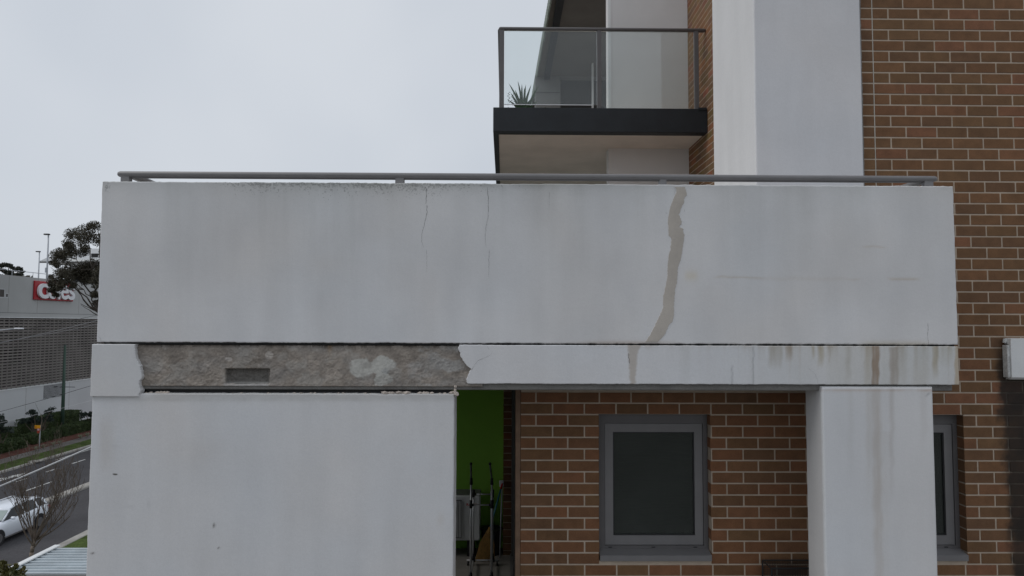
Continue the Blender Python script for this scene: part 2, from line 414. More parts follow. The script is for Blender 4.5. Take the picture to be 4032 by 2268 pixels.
# ================================================================== APARTMENT BUILDING
APT = thing('apartment_building', (0.0, 4.5, 0.0), 'white rendered and brown brick apartment block with cracked, stained balcony parapet', 'building')
Zc = CAMZ
# ---- stain and tone functions (measured in the plane of the wall, in picture units of the survey)
def clean(P):
    return np.ones((len(P), 4)) * np.array([1, 1, 1, 0])
def blend(c, m, col):
    c[:, :3] = c[:, :3] * (1 - m[:, None]) + c[:, :3] * np.array(col) * m[:, None]
def mottle(P, u, v, amp=.05, s=0):
    c = clean(P)
    n1 = fbm(u / 260 + 3, v / 260, 21 + s, 4) - .5; n2 = fbm(u / 90, v / 200, 33 + s, 3) - .5
    c[:, :3] *= (1 + amp * 2 * n1 + amp * n2)[:, None]
    n3 = fbm(u / 330, v / 330, 51 + s, 3) - .5
    c[:, 0] *= 1 + .05 * n3; c[:, 2] *= 1 - .05 * n3
    return c
def streak(c, u, v, x0, x1, y0, y1, st, col, soft=8, slant=0.):
    uu = u + (vn(v / 35, v * 0, 5) - .5) * 8 - slant * (v - y0)
    m = sst(x0 - soft, x0 + soft, uu) * sst(x1 + soft, x1 - soft, uu) * sst(y0 - 4, y0 + 4, v)
    m = m * np.clip(1 - np.clip((v - y0) / max(y1 - y0, 1), 0, 1) ** 2, 0, 1) * (.75 + .5 * vn(u / 6, v / 60, 9))
    blend(c, np.clip(m * st, 0, 1), col)

def parapet_col(P):
    u, v = proj(P); c = mottle(P, u, v, .075)
    top = 717 + .0036 * (u - 400); t = v - top
    cov = .35 + .65 * sst(700, 1100, u) * sst(2900, 2000, u)
    blend(c, np.clip(np.exp(-np.maximum(t, 0) / 26) * (.25 + .9 * fbm(u / 60, v / 40, 3)) * cov * 1.2, 0, .85), (.60, .61, .58))
    lst = ((640, 760, 260), (1010, 1180, 320), (1180, 1420, 430), (1500, 1580, 200), (1900, 2000, 180), (2080, 2330, 360), (2480, 2560, 220),
           (2835, 3010, 330), (3050, 3200, 230), (3270, 3420, 200))
    for x0, x1, ln in lst:
        m = sst(x0 - 30, x0 + 40, u) * sst(x1 + 30, x1 - 40, u) * np.exp(-np.maximum(t, 0) / ln) * (.15 + .85 * fbm(u / 22, v / 420, 11))
        blend(c, np.clip(m * .62, 0, 1), (.80, .805, .79))
    lo = sst(60, 520, t); blend(c, .5 * lo * 1.0, (1.03, 1.035, 1.05))  # lower part of the parapet made slightly paler and bluer
    # faint warm patches of old touch-up paint
    for x, y, rx, ry, st in ((1690, 1200, 60, 140, .4), (1290, 1040, 70, 45, .4), (1130, 900, 90, 140, .25), (2200, 880, 110, 160, .35), (2330, 1050, 160, 150, .3), (900, 950, 200, 160, .12)):
        blend(c, st * np.exp(-((u - x) / rx) ** 2 - ((v - y) / ry) ** 2), (1.0, .965, .93))
    blend(c, .65 * np.exp(-((u - 2722) / 26) ** 4 - ((v - 1086) / 20) ** 2), (.95, .88, .74))
    for x0, x1, y, h, st in ((2815, 3010, 1093, 4, .5), (3330, 3390, 1099, 5, .3), (3495, 3620, 1096, 5, .6), (3395, 3490, 974, 4, .4), (3000, 3330, 1098, 8, .15)):
        yy = y + (vn(u / 40, u * 0, 2) - .5) * 9
        blend(c, np.clip(st * sst(x0 - 15, x0 + 25, u) * sst(x1 + 15, x1 - 25, u) * np.exp(-((v - yy) / h) ** 2), 0, 1), (.80, .70, .58))
    blend(c, .7 * sst(3360, 3440, u) * sst(3720, 3600, u) * np.exp(-((v - 1356) / 14) ** 2), (.84, .78, .66))
    blend(c, .6 * sst(2180, 2400, u) * sst(2720, 2560, u) * np.exp(-((v - 1350) / 9) ** 2), (.74, .64, .56))
    blend(c, .35 * np.exp(-((v - 1353) / 3.0) ** 2) * (fbm(u / 18, v / 9, 4) > .5), (.6, .57, .53))
    dens = np.exp(-np.maximum(t, 0) / 48) * (.25 + .75 * sst(760, 1000, u) * sst(2300, 1700, u)) * (.55 + .7 * fbm(u / 130, v / 130, 61))
    dens = np.maximum(dens, .45 * np.exp(-((u - 1270) / 120) ** 2 - ((t - 30) / 60) ** 2)); dens = np.maximum(dens, .8 * np.exp(-((u - 420) / 20) ** 2 - ((t - 20) / 25) ** 2))
    c[:, 3] = np.clip(.28 + .33 * dens, 0, .54) * (dens > .04)
    return c

def band_col(P):
    u, v = proj(P); c = mottle(P, u, v, .03, 7); B = (.60, .49, .41); G = (.72, .69, .63)
    blend(c, np.full(len(u), .5), (1.04, 1.05, 1.08))
    h = sst(2700, 3400, u); blend(c, h * .65 * (.35 + fbm(u / 40, v / 300, 2)), (.88, .88, .83))
    streak(c, u, v, 3434, 3462, 1362, 2400, 1.0, (.57, .46, .37), 4); streak(c, u, v, 3404, 3432, 1362, 1640, .75, (.80, .75, .66), 9)
    streak(c, u, v, 3500, 3534, 1366, 1700, .9, (.70, .64, .59), 6, .04); streak(c, u, v, 3530, 3570, 1362, 1560, .6, (.80, .77, .72), 10)
    streak(c, u, v, 3672, 3694, 1362, 1500, .9, (.68, .60, .46), 7); streak(c, u, v, 3600, 3660, 1362, 1640, .5, (.83, .80, .74), 14)
    streak(c, u, v, 3760, 3790, 1362, 1800, .95, (.80, .69, .55), 4); streak(c, u, v, 3700, 3750, 1362, 1450, .5, (.84, .81, .72), 10)
    streak(c, u, v, 3222, 3244, 1362, 1450, .9, (.70, .63, .50), 7); streak(c, u, v, 3196, 3206, 1362, 1420, .8, (.72, .65, .53), 5)
    streak(c, u, v, 3026, 3080, 1362, 1460, .9, (.72, .68, .61), 8); streak(c, u, v, 3092, 3120, 1362, 1430, .85, (.70, .63, .55), 7)
    streak(c, u, v, 3264, 3268, 1362, 1440, .9, (.66, .60, .5), 3); streak(c, u, v, 3330, 3350, 1362, 1560, .5, G, 8)
    streak(c, u, v, 2680, 2720, 1362, 1600, .45, (.84, .84, .82), 14)
    for x, y0, y1 in ((2883, 1440, 1515), (2966, 1365, 1515)):
        m = np.exp(-((u - x - (vn(v / 14, v * 0, 3) - .5) * 5) / 3.0) ** 2) * sst(y0 - 10, y0 + 10, v); blend(c, .6 * m, (.5, .5, .5))
    for ss, fq in ((3, 9), (8, 17)):
        q = vn(u / fq, u * 0, ss); m = sst(.62, .8, q) * np.exp(-np.maximum(v - 1360, 0) / (14 + 90 * vn(u / 21, u * 0, ss + 4) ** 2)) * sst(2650, 3000, u) * (.5 + .5 * sst(3150, 3250, u))
        blend(c, .38 * m, (.68, .60, .49))
    # tan filler under the repaired crack
    l = np.interp(v, [1358, 1409, 1509], [2468, 2475, 2481]); r = np.interp(v, [1358, 1384, 1409, 1509], [2524, 2511, 2509, 2501])
    j = (fbm(v / 9, v * 0, 4) - .5) * 10
    m = sst(l - 4, l + 5, u + j) * sst(r + 5, r - 4, u + j); blend(c, .95 * m, (.74, .68, .61))
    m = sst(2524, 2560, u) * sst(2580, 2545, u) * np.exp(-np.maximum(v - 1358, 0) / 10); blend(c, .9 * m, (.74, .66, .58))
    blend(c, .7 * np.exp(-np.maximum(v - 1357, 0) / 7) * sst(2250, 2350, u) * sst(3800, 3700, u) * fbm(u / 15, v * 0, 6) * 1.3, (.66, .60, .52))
    m = np.exp(-((v - 1520) / 5) ** 2) * .6; blend(c, m, (.75, .74, .7))
    c[:, 3] = .22 * (u > 2600) * (fbm(u / 70, v / 70, 8) > .5)
    return c

def lower_col(P):
    u, v = proj(P); c = mottle(P, u, v, .035, 3)
    blend(c, np.full(len(u), .5), (1.02, 1.03, 1.05))
    blend(c, .6 * sst(375, 410, u) * sst(470, 420, u) * sst(1600, 1700, v) * sst(1900, 1780, v), (.90, .86, .82))
    blend(c, .55 * np.exp(-((v - 1572) / 9) ** 2) * fbm(u / 40, v / 20, 4) * 1.4 * (u < 1780), (.72, .71, .68))
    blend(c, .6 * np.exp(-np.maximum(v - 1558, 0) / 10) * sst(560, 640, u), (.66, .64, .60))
    blend(c, .4 * np.exp(-((u - 760) / 120) ** 2 - ((v - 1780) / 60) ** 2), (1.0, .97, .94))
    blend(c, .5 * np.exp(-((u - 1735) / 14) ** 2 - ((v - 2045) / 25) ** 2), (.90, .85, .80))
    for x, y, rx, ry in ((843, 2069, 4, 7), (862, 2158, 3, 3), (470, 1968, 0, 0), (365, 2180, 6, 3)):
        if rx: blend(c, np.clip(1.6 * np.exp(-((u - x) / rx) ** 2 - ((v - y) / ry) ** 2), 0, 1), (.30, .28, .26))
    for x, y, rx, ry in ((515, 1996, 18, 5), (585, 1985, 5, 14), (455, 1758, 14, 4)):
        blend(c, .5 * np.exp(-((u - x) / rx) ** 2 - ((v - y) / ry) ** 2), (.8, .8, .8))
    return c

def column_col(P):
    u, v = proj(P); c = mottle(P, u, v, .03, 12)
    blend(c, np.full(len(u), .5), (1.02, 1.03, 1.05))
    streak(c, u, v, 3434, 3466, 1530, 2800, .62, (.78, .72, .655), 10, .012); streak(c, u, v, 3412, 3430, 1530, 2000, .5, (.84, .80, .74), 9)
    streak(c, u, v, 3503, 3520, 1530, 2000, .7, (.80, .77, .74), 7); streak(c, u, v, 3340, 3360, 1535, 1900, .35, (.86, .85, .82), 10)
    streak(c, u, v, 3625, 3650, 1535, 1800, .5, (.86, .84, .82), 8); streak(c, u, v, 3455, 3500, 1700, 2700, .35, (.88, .85, .81), 16)
    blend(c, .7 * np.exp(-((v - 1537) / 5) ** 2) * fbm(u / 30, v * 0, 3) * 1.5, (.86, .74, .66))
    blend(c, .8 * np.exp(-((u - 3655 + (v - 1552)) / 5) ** 2 - ((v - 1552) / 7) ** 2), (.5, .5, .5))
    return c

def concrete_col(P):
    u, v = proj(P); n = fbm(u / 34, v / 26, 5, 5); n2 = fbm(u / 6, v / 6, 9, 3); n3 = fbm(u / 120, v / 90, 15, 3)
    g = (.62 + .76 * n)[:, None] * (.78 + .44 * n2)[:, None]
    c = np.ones((len(P), 4)); c[:, 3] = 0
    c[:, :3] = np.array((.280, .245, .212)) * g * (.78 + .5 * fbm(u / 150 + 7, v / 110, 91, 3))[:, None]
    b = sst(.45, .7, n3)[:, None]; c[:, :3] = c[:, :3] * (1 - .5 * b) + np.array((.30, .285, .272)) * g * .5 * b
    def put(m, col):
        m = np.clip(m, 0, 1)[:, None]; c[:, :3] = c[:, :3] * (1 - m) + np.array(col) * m * (.85 + .3 * n2)[:, None]
    e = (fbm(u / 22, v / 18, 31, 4) - .5) * .8
    m = np.maximum(sst(1.15, .9, np.hypot((u - 1425) / 48, (v - 1450) / 38) + e), sst(1.15, .9, np.hypot((u - 1500) / 50, (v - 1440) / 34) + e))
    m = np.maximum(m, sst(1.1, .9, np.hypot((u - 1508) / 34, (v - 1490) / 30) + e)); put(.97 * m, (.50, .495, .46))
    put(.55 * sst(1.1, .7, np.hypot((u - 1520) / 20, (v - 1462) / 14) + e), (.33, .34, .34))
    put(.65 * sst(1480, 1680, u) * sst(.42, .62, fbm(u / 60, v / 40, 71)), (.42, .415, .405)); put(.4 * sst(.50, .66, fbm(u / 80, v / 60, 41)), (.20, .185, .17)); put(.35 * sst(.55, .7, fbm(u / 50, v / 40, 47)), (.40, .385, .36)); put(.6 * np.exp(-((v - 1524) / 6) ** 2) * sst(.4, .6, fbm(u / 40, v * 0, 14)), (.16, .12, .09))
    put(.8 * sst(1.1, .8, np.hypot((u - 1058) / 16, (v - 1398) / 16) + e), (.50, .46, .42)); put(.6 * sst(1.1, .8, np.hypot((u - 900) / 14, (v - 1414) / 8) + e), (.46, .43, .40))
    put(.7 * np.exp(-((u - 1298) / 11) ** 2) * np.exp(-np.maximum(v - 1365, 0) / 22), (.36, .23, .12))
    put(.55 * sst(872, 890, u) * sst(1064, 1050, u) * np.exp(-((v - 1517) / 8) ** 2), (.40, .40, .40))
    put(.8 * sst(884, 892, u) * sst(1062, 1054, u) * sst(1448, 1456, v) * sst(1512, 1500, v), (.135, .13, .12))  # darkness of the recessed pocket put into its colour
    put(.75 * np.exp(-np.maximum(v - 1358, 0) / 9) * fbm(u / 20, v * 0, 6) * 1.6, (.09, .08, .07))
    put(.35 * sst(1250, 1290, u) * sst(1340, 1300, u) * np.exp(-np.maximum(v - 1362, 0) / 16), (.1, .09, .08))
    return c

# ---- parapet
ZT, ZB = Zc + .932, Zc - .129
par = shell('parapet', -2.661, 3.008, ZB, ZT, 4.5, 4.65, .0085, 'render', APT, .007, parapet_col, rag=.006,
            label='long white parapet with hairline cracks and mould along its top')
MB().box(-2.655, -2.52, 4.651, 9.6, ZB, ZT - .004).box(2.87, 3.003, 4.651, 5.22, ZB, ZT - .004).build('parapet_return', 'plain_render', APT)
# repaired crack, a tan strip of filler a little proud of the paint
def wallpt(px, py, d): return at(px, py, d)
LE = [(505, 92), (520, 112), (505, 150), (490, 185), (475, 230), (462, 290), (463, 340), (468, 412), (484, 422), (478, 500), (468, 530), (460, 600), (458, 680), (445, 740), (432, 800), (430, 880), (405, 935), (380, 985), (350, 1045), (316, 1096)]
RE = [(570, 90), (585, 140), (570, 160), (560, 200), (543, 240), (530, 270), (545, 300), (550, 330), (535, 352), (560, 365), (566, 410), (560, 470), (545, 560), (525, 620), (522, 690), (510, 745), (503, 800), (498, 870), (503, 905), (490, 970), (468, 985), (440, 1050), (394, 1097)]
def patch(name, L, Rr, zoom, ox, oy, dfront, dback, mat, parent, n=150, jit=2.2, label=None):
    L = np.array(L, float); Rr = np.array(Rr, float); m = MB(); y0 = max(L[0, 1], Rr[0, 1]); y1 = min(L[-1, 1], Rr[-1, 1]); vs = []
    rng = random.Random(3)
    for k in range(n + 1):
        y = y0 + (y1 - y0) * k / n
        xl = np.interp(y, L[:, 1], L[:, 0]) + rng.uniform(-jit, jit) * 1.1; xr = np.interp(y, Rr[:, 1], Rr[:, 0]) + rng.uniform(-jit, jit) * 1.5
        for x, d in ((xl - 1, dback), (xl + 1, dfront), ((xl + xr) / 2, dfront - .0008), (xr - 1, dfront), (xr + 1, dback)):
            vs.append(at(ox + x / zoom, oy + y / zoom, d))
    fs = [(5 * k + i, 5 * k + i + 1, 5 * k + i + 6, 5 * k + i + 5) for k in range(n) for i in range(4)]
    m.add(vs, fs); return m.build(name, mat, parent, label=label)
patch('repair_filler', LE, RE, 1.647, 2350, 680, 4.4972, 4.501, 'patchm', par, label='tan strip of crack filler snaking down the white parapet')
# hairline cracks
def crack(parent, pts, wpx, d=4.4991, taper=True, seed=1, step=5):
    rng = random.Random(seed); P = [pts[0]]
    for a, b in zip(pts[:-1], pts[1:]):
        n = max(1, int(math.hypot(b[0] - a[0], b[1] - a[1]) / step))
        for k in range(1, n + 1): P.append((a[0] + (b[0] - a[0]) * k / n + rng.uniform(-1.1, 1.1), a[1] + (b[1] - a[1]) * k / n))
    vs = []; N = len(P)
    horiz = abs(pts[-1][0] - pts[0][0]) > abs(pts[-1][1] - pts[0][1])
    for k, (x, y) in enumerate(P):
        t = k / (N - 1); ww = wpx * .48 * (.5 + .7 * rng.random()) * ((1 - .75 * t) if taper else 1) * (.15 if k in (0, N - 1) else 1)
        dx, dy = (0, ww / 2) if horiz else (ww / 2, 0)
        vs += [at(x - dx, y - dy, d), at(x + dx, y + dy, d)]
    MB().add(vs, [(2 * k, 2 * k + 1, 2 * k + 3, 2 * k + 2) for k in range(N - 1)]).build('crack', 'crack', parent)
def cz(pts, z, ox, oy): return [(ox + x / z, oy + y / z) for x, y in pts]
C1 = 2.5875
crack(par, cz([(455, 242), (465, 320), (457, 425)], C1, 1500, 640), 2.8, taper=False, seed=1)
crack(par, cz([(466, 430), (470, 500), (452, 590), (433, 660), (418, 730), (413, 800), (440, 868)], C1, 1500, 640), 2.8, seed=2)
crack(par, cz([(464, 885), (468, 970), (466, 1120)], C1, 1500, 640), 1.3, seed=3)
crack(par, cz([(1086, 250), (1087, 270), (1095, 400), (1092, 545), (1070, 660), (1060, 760), (1062, 800), (1077, 868)], C1, 1500, 640), 3.0, seed=4)
crack(par, cz([(1103, 885), (1098, 1000), (1100, 1090), (1098, 1195)], C1, 1500, 640), 2.0, seed=5)
crack(par, cz([(1716, 300), (1716, 420), (1714, 480)], C1, 1500, 640), .9, seed=6)
crack(par, cz([(1438, 965), (1441, 1000), (1437, 1040), (1443, 1105)], 1.685, 2800, 700), 1.8, taper=False, seed=7)
crack(par, cz([(497, 95), (508, 112), (500, 150)], 1.647, 2350, 680), 1.6, seed=8)
crack(par, cz([(442, 258), (460, 266)], 1.647, 2350, 680), 2.2, seed=9); crack(par, cz([(553, 315), (568, 322)], 1.647, 2350, 680), 2.2, seed=10)
crack(par, cz([(566, 235), (572, 258)], 1.647, 2350, 680), 2.2, seed=10)
crack(par, [(387, 1325), (396, 1333), (399, 1350)], 2.0, seed=12)

# ---- beam, band and bare concrete
MB().bbox(-2.64, 2.985, 4.585, 4.75, Zc - .436, Zc - .14, .006).bbox(-2.64, 2.985, 4.536, 4.60, Zc - .437, Zc - .388, .006).build('edge_beam', 'beam', APT, label='recessed grey concrete edge beam behind the white band')
JL = np.array(cz([(530, 150), (522, 200), (527, 250), (520, 290), (530, 330), (565, 380), (590, 440), (600, 490), (600, 540), (575, 580), (570, 640), (580, 690), (566, 745)], 2.862, 350, 1300))
JR = np.array(cz([(1875, 150), (1872, 200), (1895, 280), (1915, 340), (1965, 390), (2015, 440), (1992, 460), (1985, 520), (1965, 550), (1980, 610)], 2.862, 1150, 1300))
def jag(pts, d, s):
    q = [at(x, y, d) for x, y in pts]; zz = np.array([p.z for p in q])[::-1]; xx = np.array([p.x for p in q])[::-1]
    return lambda Z: np.interp(Z, zz, xx) + (fbm(Z * 60, Z * 0, s, 3) - .5) * .018
jl, jr = jag(JL, 4.49, 3), jag(JR, 4.497, 6)
XB0 = -.26
def wr(X, Z):
    t = np.clip(1 - (X - XB0) / .35, 0, 1); return X + t * (jr(Z) - XB0)
XL1 = -2.42
def wl(X, Z):
    t = np.clip((X + 2.66) / .24, 0, 1); return X + t * (jl(Z) - XL1)
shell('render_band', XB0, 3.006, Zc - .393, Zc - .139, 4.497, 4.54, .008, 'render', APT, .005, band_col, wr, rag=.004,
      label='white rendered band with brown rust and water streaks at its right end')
shell('render_remnant', -2.684, XL1, Zc - .482, Zc - .141, 4.488, 4.542, .008, 'render', APT, .005,
      lambda P: mottle(P, *proj(P), .03, 9), wl, rag=.004, label='torn edged piece of white render left at the corner')
crk = APT
crack(crk, cz([(2018, 457), (2050, 400), (2090, 345), (2150, 320), (2225, 288), (2262, 245)], 2.862, 1150, 1300), 3.0, d=4.4955, seed=20)
crack(crk, cz([(2222, 225), (2200, 185), (2182, 155)], 2.862, 1150, 1300), 1.4, d=4.4955, seed=21)
crack(crk, cz([(205, 1170), (208, 1200), (214, 1240)], 1.647, 2350, 680), 3.0, d=4.4955, seed=22, taper=False)
crack(crk, cz([(640, 1260), (690, 1300), (706, 1340), (710, 1370)], 1.685, 2800, 700), 1.3, d=4.4955, seed=23)
PK = [at(888, 1452, 4.52), at(1059, 1510, 4.52)]
def hgt(X, Z):
    h = (fbm(X * 34, Z * 38, 3, 5) - .5) * -.007 + (fbm(X * 110, Z * 120, 7, 3) - .5) * -.007 + (fbm(X * 6, Z * 6, 1, 2) - .5) * -.008
    h = h * (.35 + 1.3 * fbm(X * 9 + 5, Z * 9, 77, 3))
    jx = (fbm(Z * 40, X * 40, 2) - .5) * .012
    p = sst(PK[0].x - .004, PK[0].x + .006, X + jx) * sst(PK[1].x + .004, PK[1].x - .006, X + jx) * sst(PK[0].z + .004, PK[0].z - .005, Z) * sst(PK[1].z - .010, PK[1].z + .012, Z + jx)
    sm = np.exp(-((X - (-.93)) / .16) ** 4 - ((Z - (Zc - .28)) / .09) ** 4)
    h = h * (1 - .75 * sm) - .004 * sm
    top = sst(Zc - .175, Zc - .150, Z) * (fbm(X * 25, Z * 0, 9) > .42)
    return h + .042 * p * (.8 + .5 * fbm(X * 50, Z * 50, 4)) + .012 * top
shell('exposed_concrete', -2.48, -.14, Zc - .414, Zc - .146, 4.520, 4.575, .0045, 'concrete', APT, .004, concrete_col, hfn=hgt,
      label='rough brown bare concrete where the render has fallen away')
MB().box(-2.6, -.36, 4.565, 4.70, Zc - .475, Zc - .425).build('joint_shade_block', 'darkhole', APT)  # added black block: closes the open joint and stands for its shade
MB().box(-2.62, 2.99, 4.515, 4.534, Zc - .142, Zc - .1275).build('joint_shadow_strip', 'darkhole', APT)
# crumbs of mortar lying in the open joint
rub = MB(); rng = random.Random(5)
for k in range(46):
    if k < 18: x = rng.uniform(1500, 1790); s = rng.uniform(.006, .016)
    elif k < 30: x = rng.uniform(570, 660); s = rng.uniform(.004, .011)
    else: x = rng.uniform(880, 1500); s = rng.uniform(.003, .008)
    p = at(x, 1549 - .003 * (x - 560), 4.515 + rng.uniform(0, .02)); p.z = Zc - .462 + s * .5
    bm = bmesh.new(); bmesh.ops.create_icosphere(bm, subdivisions=1, radius=1)
    for q in bm.verts: q.co = Vector((q.co.x * s * rng.uniform(1.2, 2.2), q.co.y * s, q.co.z * s * .8)) * rng.uniform(.7, 1.2) + p
    bm.verts.index_update(); rub.add([q.co for q in bm.verts], [[q.index for q in f.verts] for f in bm.faces]); bm.free()
for k in range(7):
    p = at(1797 + rng.uniform(-8, 8), 1536 + rng.uniform(-14, 22), 4.50); s = rng.uniform(.008, .017)
    bm = bmesh.new(); bmesh.ops.create_icosphere(bm, subdivisions=1, radius=1)
    for q in bm.verts: q.co = q.co * s * rng.uniform(.75, 1.25) + p
    bm.verts.index_update(); rub.add([q.co for q in bm.verts], [[q.index for q in f.verts] for f in bm.faces]); bm.free()
rub.build('mortar_crumbs', pmat('mortar_crumb', (.50, .44, .39), .95, .2, 40), APT, kind='stuff')

# ---- lower wall, column, slabs
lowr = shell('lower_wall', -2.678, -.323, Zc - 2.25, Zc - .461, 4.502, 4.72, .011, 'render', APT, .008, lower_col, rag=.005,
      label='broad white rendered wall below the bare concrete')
# little chip in the lower wall
cp = [(-20, -4), (-10, -7), (8, -6), (20, -3), (14, 3), (4, 6), (-10, 4)]
ch = MB(); ch.add([at(453 + x * .55, 1868 + y * .55, 4.5008) for x, y in cp], [tuple(range(7))]); ch.build('chip', 'beam', lowr)
colm = shell('column', 2.092, 2.832, Zc - 2.25, Zc - .405, 4.5, 4.74, .011, 'render', APT, .014, column_col, rag=.0015,
      label='white rendered column with a long tan drip stain')
MB().box(-2.676, -.325, 4.504, 4.72, 0, Zc - 2.255).box(2.094, 2.83, 4.502, 4.74, 0, Zc - 2.255).build('lower_storey_piers', 'plain_render', APT)
MB().box(-2.66, -2.5, 4.722, 9.2, 0, Zc - 1.72).box(-2.66, -2.5, 8.6, 9.2, Zc - 1.72, Zc - .44).box(-2.66, -2.5, 4.722, 6.7, Zc - 1.72, Zc - .44).build('side_wall', 'plain_render', APT)  # unseen wall; its opening is made up to let light reach the green wall
MB().box(-2.6, 2.97, 4.752, 9.62, Zc - .41, Zc - .15).build('terrace_slab', 'beam', APT); MB().box(-2.51, 2.86, 4.66, 9.62, Zc - .149, Zc - .12).build('terrace_bounce_sheet', pmat('pale_bounce_sheet', (.50, .47, .43), .7, .1, 3), APT)  # second box: unseen pale sheet added to bounce light onto the upper soffit
MB().box(-2.49, .125, 4.6, 9.3, Zc - 3.15, Zc - 2.9).build('balcony_floor', 'floor', APT)
MB().box(.125, 2.9, 4.6, 5.24, Zc - 3.15, Zc - 2.9).build('balcony_floor', 'floor', APT)
MB().box(-2.49, 6, 5.4, 9.5, 0, Zc - 3.16).build('lower_storey', 'plain_render', APT)
MB().box(-2.49, .02, 9.0, 9.2, Zc - 2.9, Zc - .41).build('green_wall', 'green', APT, label='lime green painted wall deep inside the balcony')

# ---- handrail on the parapet
YR = 4.575; p0 = at(466, 690.5, YR); p1 = at(3686, 702, YR)
zr0 = (p0.z + p1.z) / 2
hr = MB()
def rail(m, a, b, w_=.032, h_=.0205, n=14):
    a, b = Vector(a), Vector(b); d = (b - a).normalized(); s = d.cross(Vector((0, 0, 1))).normalized(); u = Vector((0, 0, 1)); vs = []
    st = [(0, .45), (.008, .8), (.022, 1), ((b - a).length - .022, 1), ((b - a).length - .008, .8), ((b - a).length, .45)]
    for t, sc in st:
        for k in range(n):
            q = 2 * math.pi * k / n; x = math.copysign(abs(math.cos(q)) ** .8, math.cos(q)); y = math.copysign(abs(math.sin(q)) ** .8, math.sin(q))
            vs.append(a + d * t + s * x * w_ * sc + u * y * h_ * sc)
    fs = [(n * i + k, n * i + (k + 1) % n, n * (i + 1) + (k + 1) % n, n * (i + 1) + k) for i in range(len(st) - 1) for k in range(n)]
    fs += [tuple(range(n)), tuple(range(len(vs) - n, len(vs)))]
    m.add(vs, fs); return m
rail(hr, (p0.x, YR, zr0), (p1.x, YR, zr0))
hrail = hr.build('handrail', 'alu', APT, smooth=True, label='low grey metal handrail along the top of the parapet')
lr = MB(); rail(lr, (p0.x + .07, YR + .02, zr0), (p0.x + .07, 9.4, zr0)); lr.build('side_rail', 'alu', hrail, smooth=True)
lr = MB(); rail(lr, (p1.x - .05, YR + .02, zr0), (p1.x - .05, 5.2, zr0)); lr.build('side_rail', 'alu', hrail, smooth=True)
MB().box(p0.x + .04, p1.x - .04, YR - .012, YR + .012, zr0 - .0245, zr0 - .016).build('rail_insert', 'alud', hrail)
for a, b in ((481, 515), (1558, 1592), (2594, 2622), (3633, 3668)):
    x0 = at(a, 705, YR).x; x1 = at(b, 705, YR).x
    MB().bbox(x0, x1, YR - .022, YR + .022, ZT - .01, zr0 - .010, .003).build('post', 'alu', hrail)

# ---- brickwork: one mortar backing, bricks laid one by one
ROWH, ZK = .0864, Zc + 2.506
YB = 5.25; PALETTE = [(.184, .106, .055), (.194, .108, .056), (.172, .102, .054), (.184, .112, .058), (.212, .112, .060), (.170, .100, .055), (.222, .113, .064), (.178, .107, .056), (.190, .109, .056), (.165, .098, .055)]
WIN1 = (.728, 1.578, Zc - 1.735, Zc - .690); WIN2 = (2.60, 3.530, Zc - 1.735, Zc - .690)
bw = MB()
def bwall(x0, x1, z0, z1): bw.box(x0, x1, YB + .003, YB + .105, z0, z1)
zlo, zhi = Zc - 3.3, ZK + 6 * ROWH
bwall(.132, WIN1[0] - .005, zlo, Zc - .42); bwall(WIN1[0] - .005, WIN1[1] + .005, zlo, WIN1[2] - .05); bwall(WIN1[0] - .005, WIN1[1] + .005, WIN1[3] + .003, Zc - .42)
bwall(WIN1[1] + .005, WIN2[0] - .005, zlo, Zc - .42); bwall(WIN2[0] - .005, WIN2[1] + .005, zlo, WIN2[2] - .05); bwall(WIN2[0] - .005, WIN2[1] + .005, WIN2[3] + .003, Zc - .42)
bwall(WIN2[1] + .005, 6.0, zlo, Zc - .42); bwall(2.79, 6.0, Zc - .42, zhi)
brickwall = bw.build('brick_wall', 'mortar', APT, label='brown brick wall with pale mortar joints behind the parapet')
tmpl = {}
def brick_mesh(L, H):
    k = (round(L, 3), round(H, 3))
    if k not in tmpl:
        m = MB(); m.bbox(-L / 2, L / 2, -.05, .05, -H / 2, H / 2, .0022); tmpl[k] = m.mesh('brick')
        tmpl[k].materials.append(MAT['brick'])
    return tmpl[k]
segs = []
def addrow(k, x0, x1, phase, holes):
    z1 = ZK - k * ROWH - .0056; z0 = z1 - ROWH + .0112
    xs = [x0]; x = phase
    while x <= x0 + .02: x += .2427
    while x < x1 - .02: xs.append(x); x += .2427
    xs.append(x1)
    for a, b in zip(xs[:-1], xs[1:]):
        a2, b2 = a + (.0056 if a > x0 else 0), b - (.0056 if b < x1 else 0)
        pieces = [(a2, b2)]
        for hx0, hx1, hz0, hz1 in holes:
            if z1 <= hz0 + .012 or z0 >= hz1 - .012: continue
            q = []
            for s, e in pieces:
                if e <= hx0 or s >= hx1: q.append((s, e)); continue
                if s < hx0 - .02: q.append((s, hx0))
                if e > hx1 + .02: q.append((hx1, e))
            pieces = q
        for s, e in pieces:
            if e - s > .018: segs.append((s, e, z0, z1))
H1 = (WIN1[0], WIN1[1], WIN1[2] - .012, WIN1[3]); H2 = (WIN2[0], WIN2[1], WIN2[2] - .012, WIN2[3])
for k in range(-5, 57):
    zt = ZK - k * ROWH
    odd = k % 2
    if zt < Zc - .45:
        addrow(k, .129, 2.50, .246 if odd else .373, [H1])
        addrow(k, 2.50, 5.9, 2.905 if odd else 3.03, [H2])
    else:
        addrow(k, 2.792, 2.8985, 9, [])
        addrow(k, 2.9075, 5.9, 9.0 if False else (2.9075 if odd else 3.03), [])
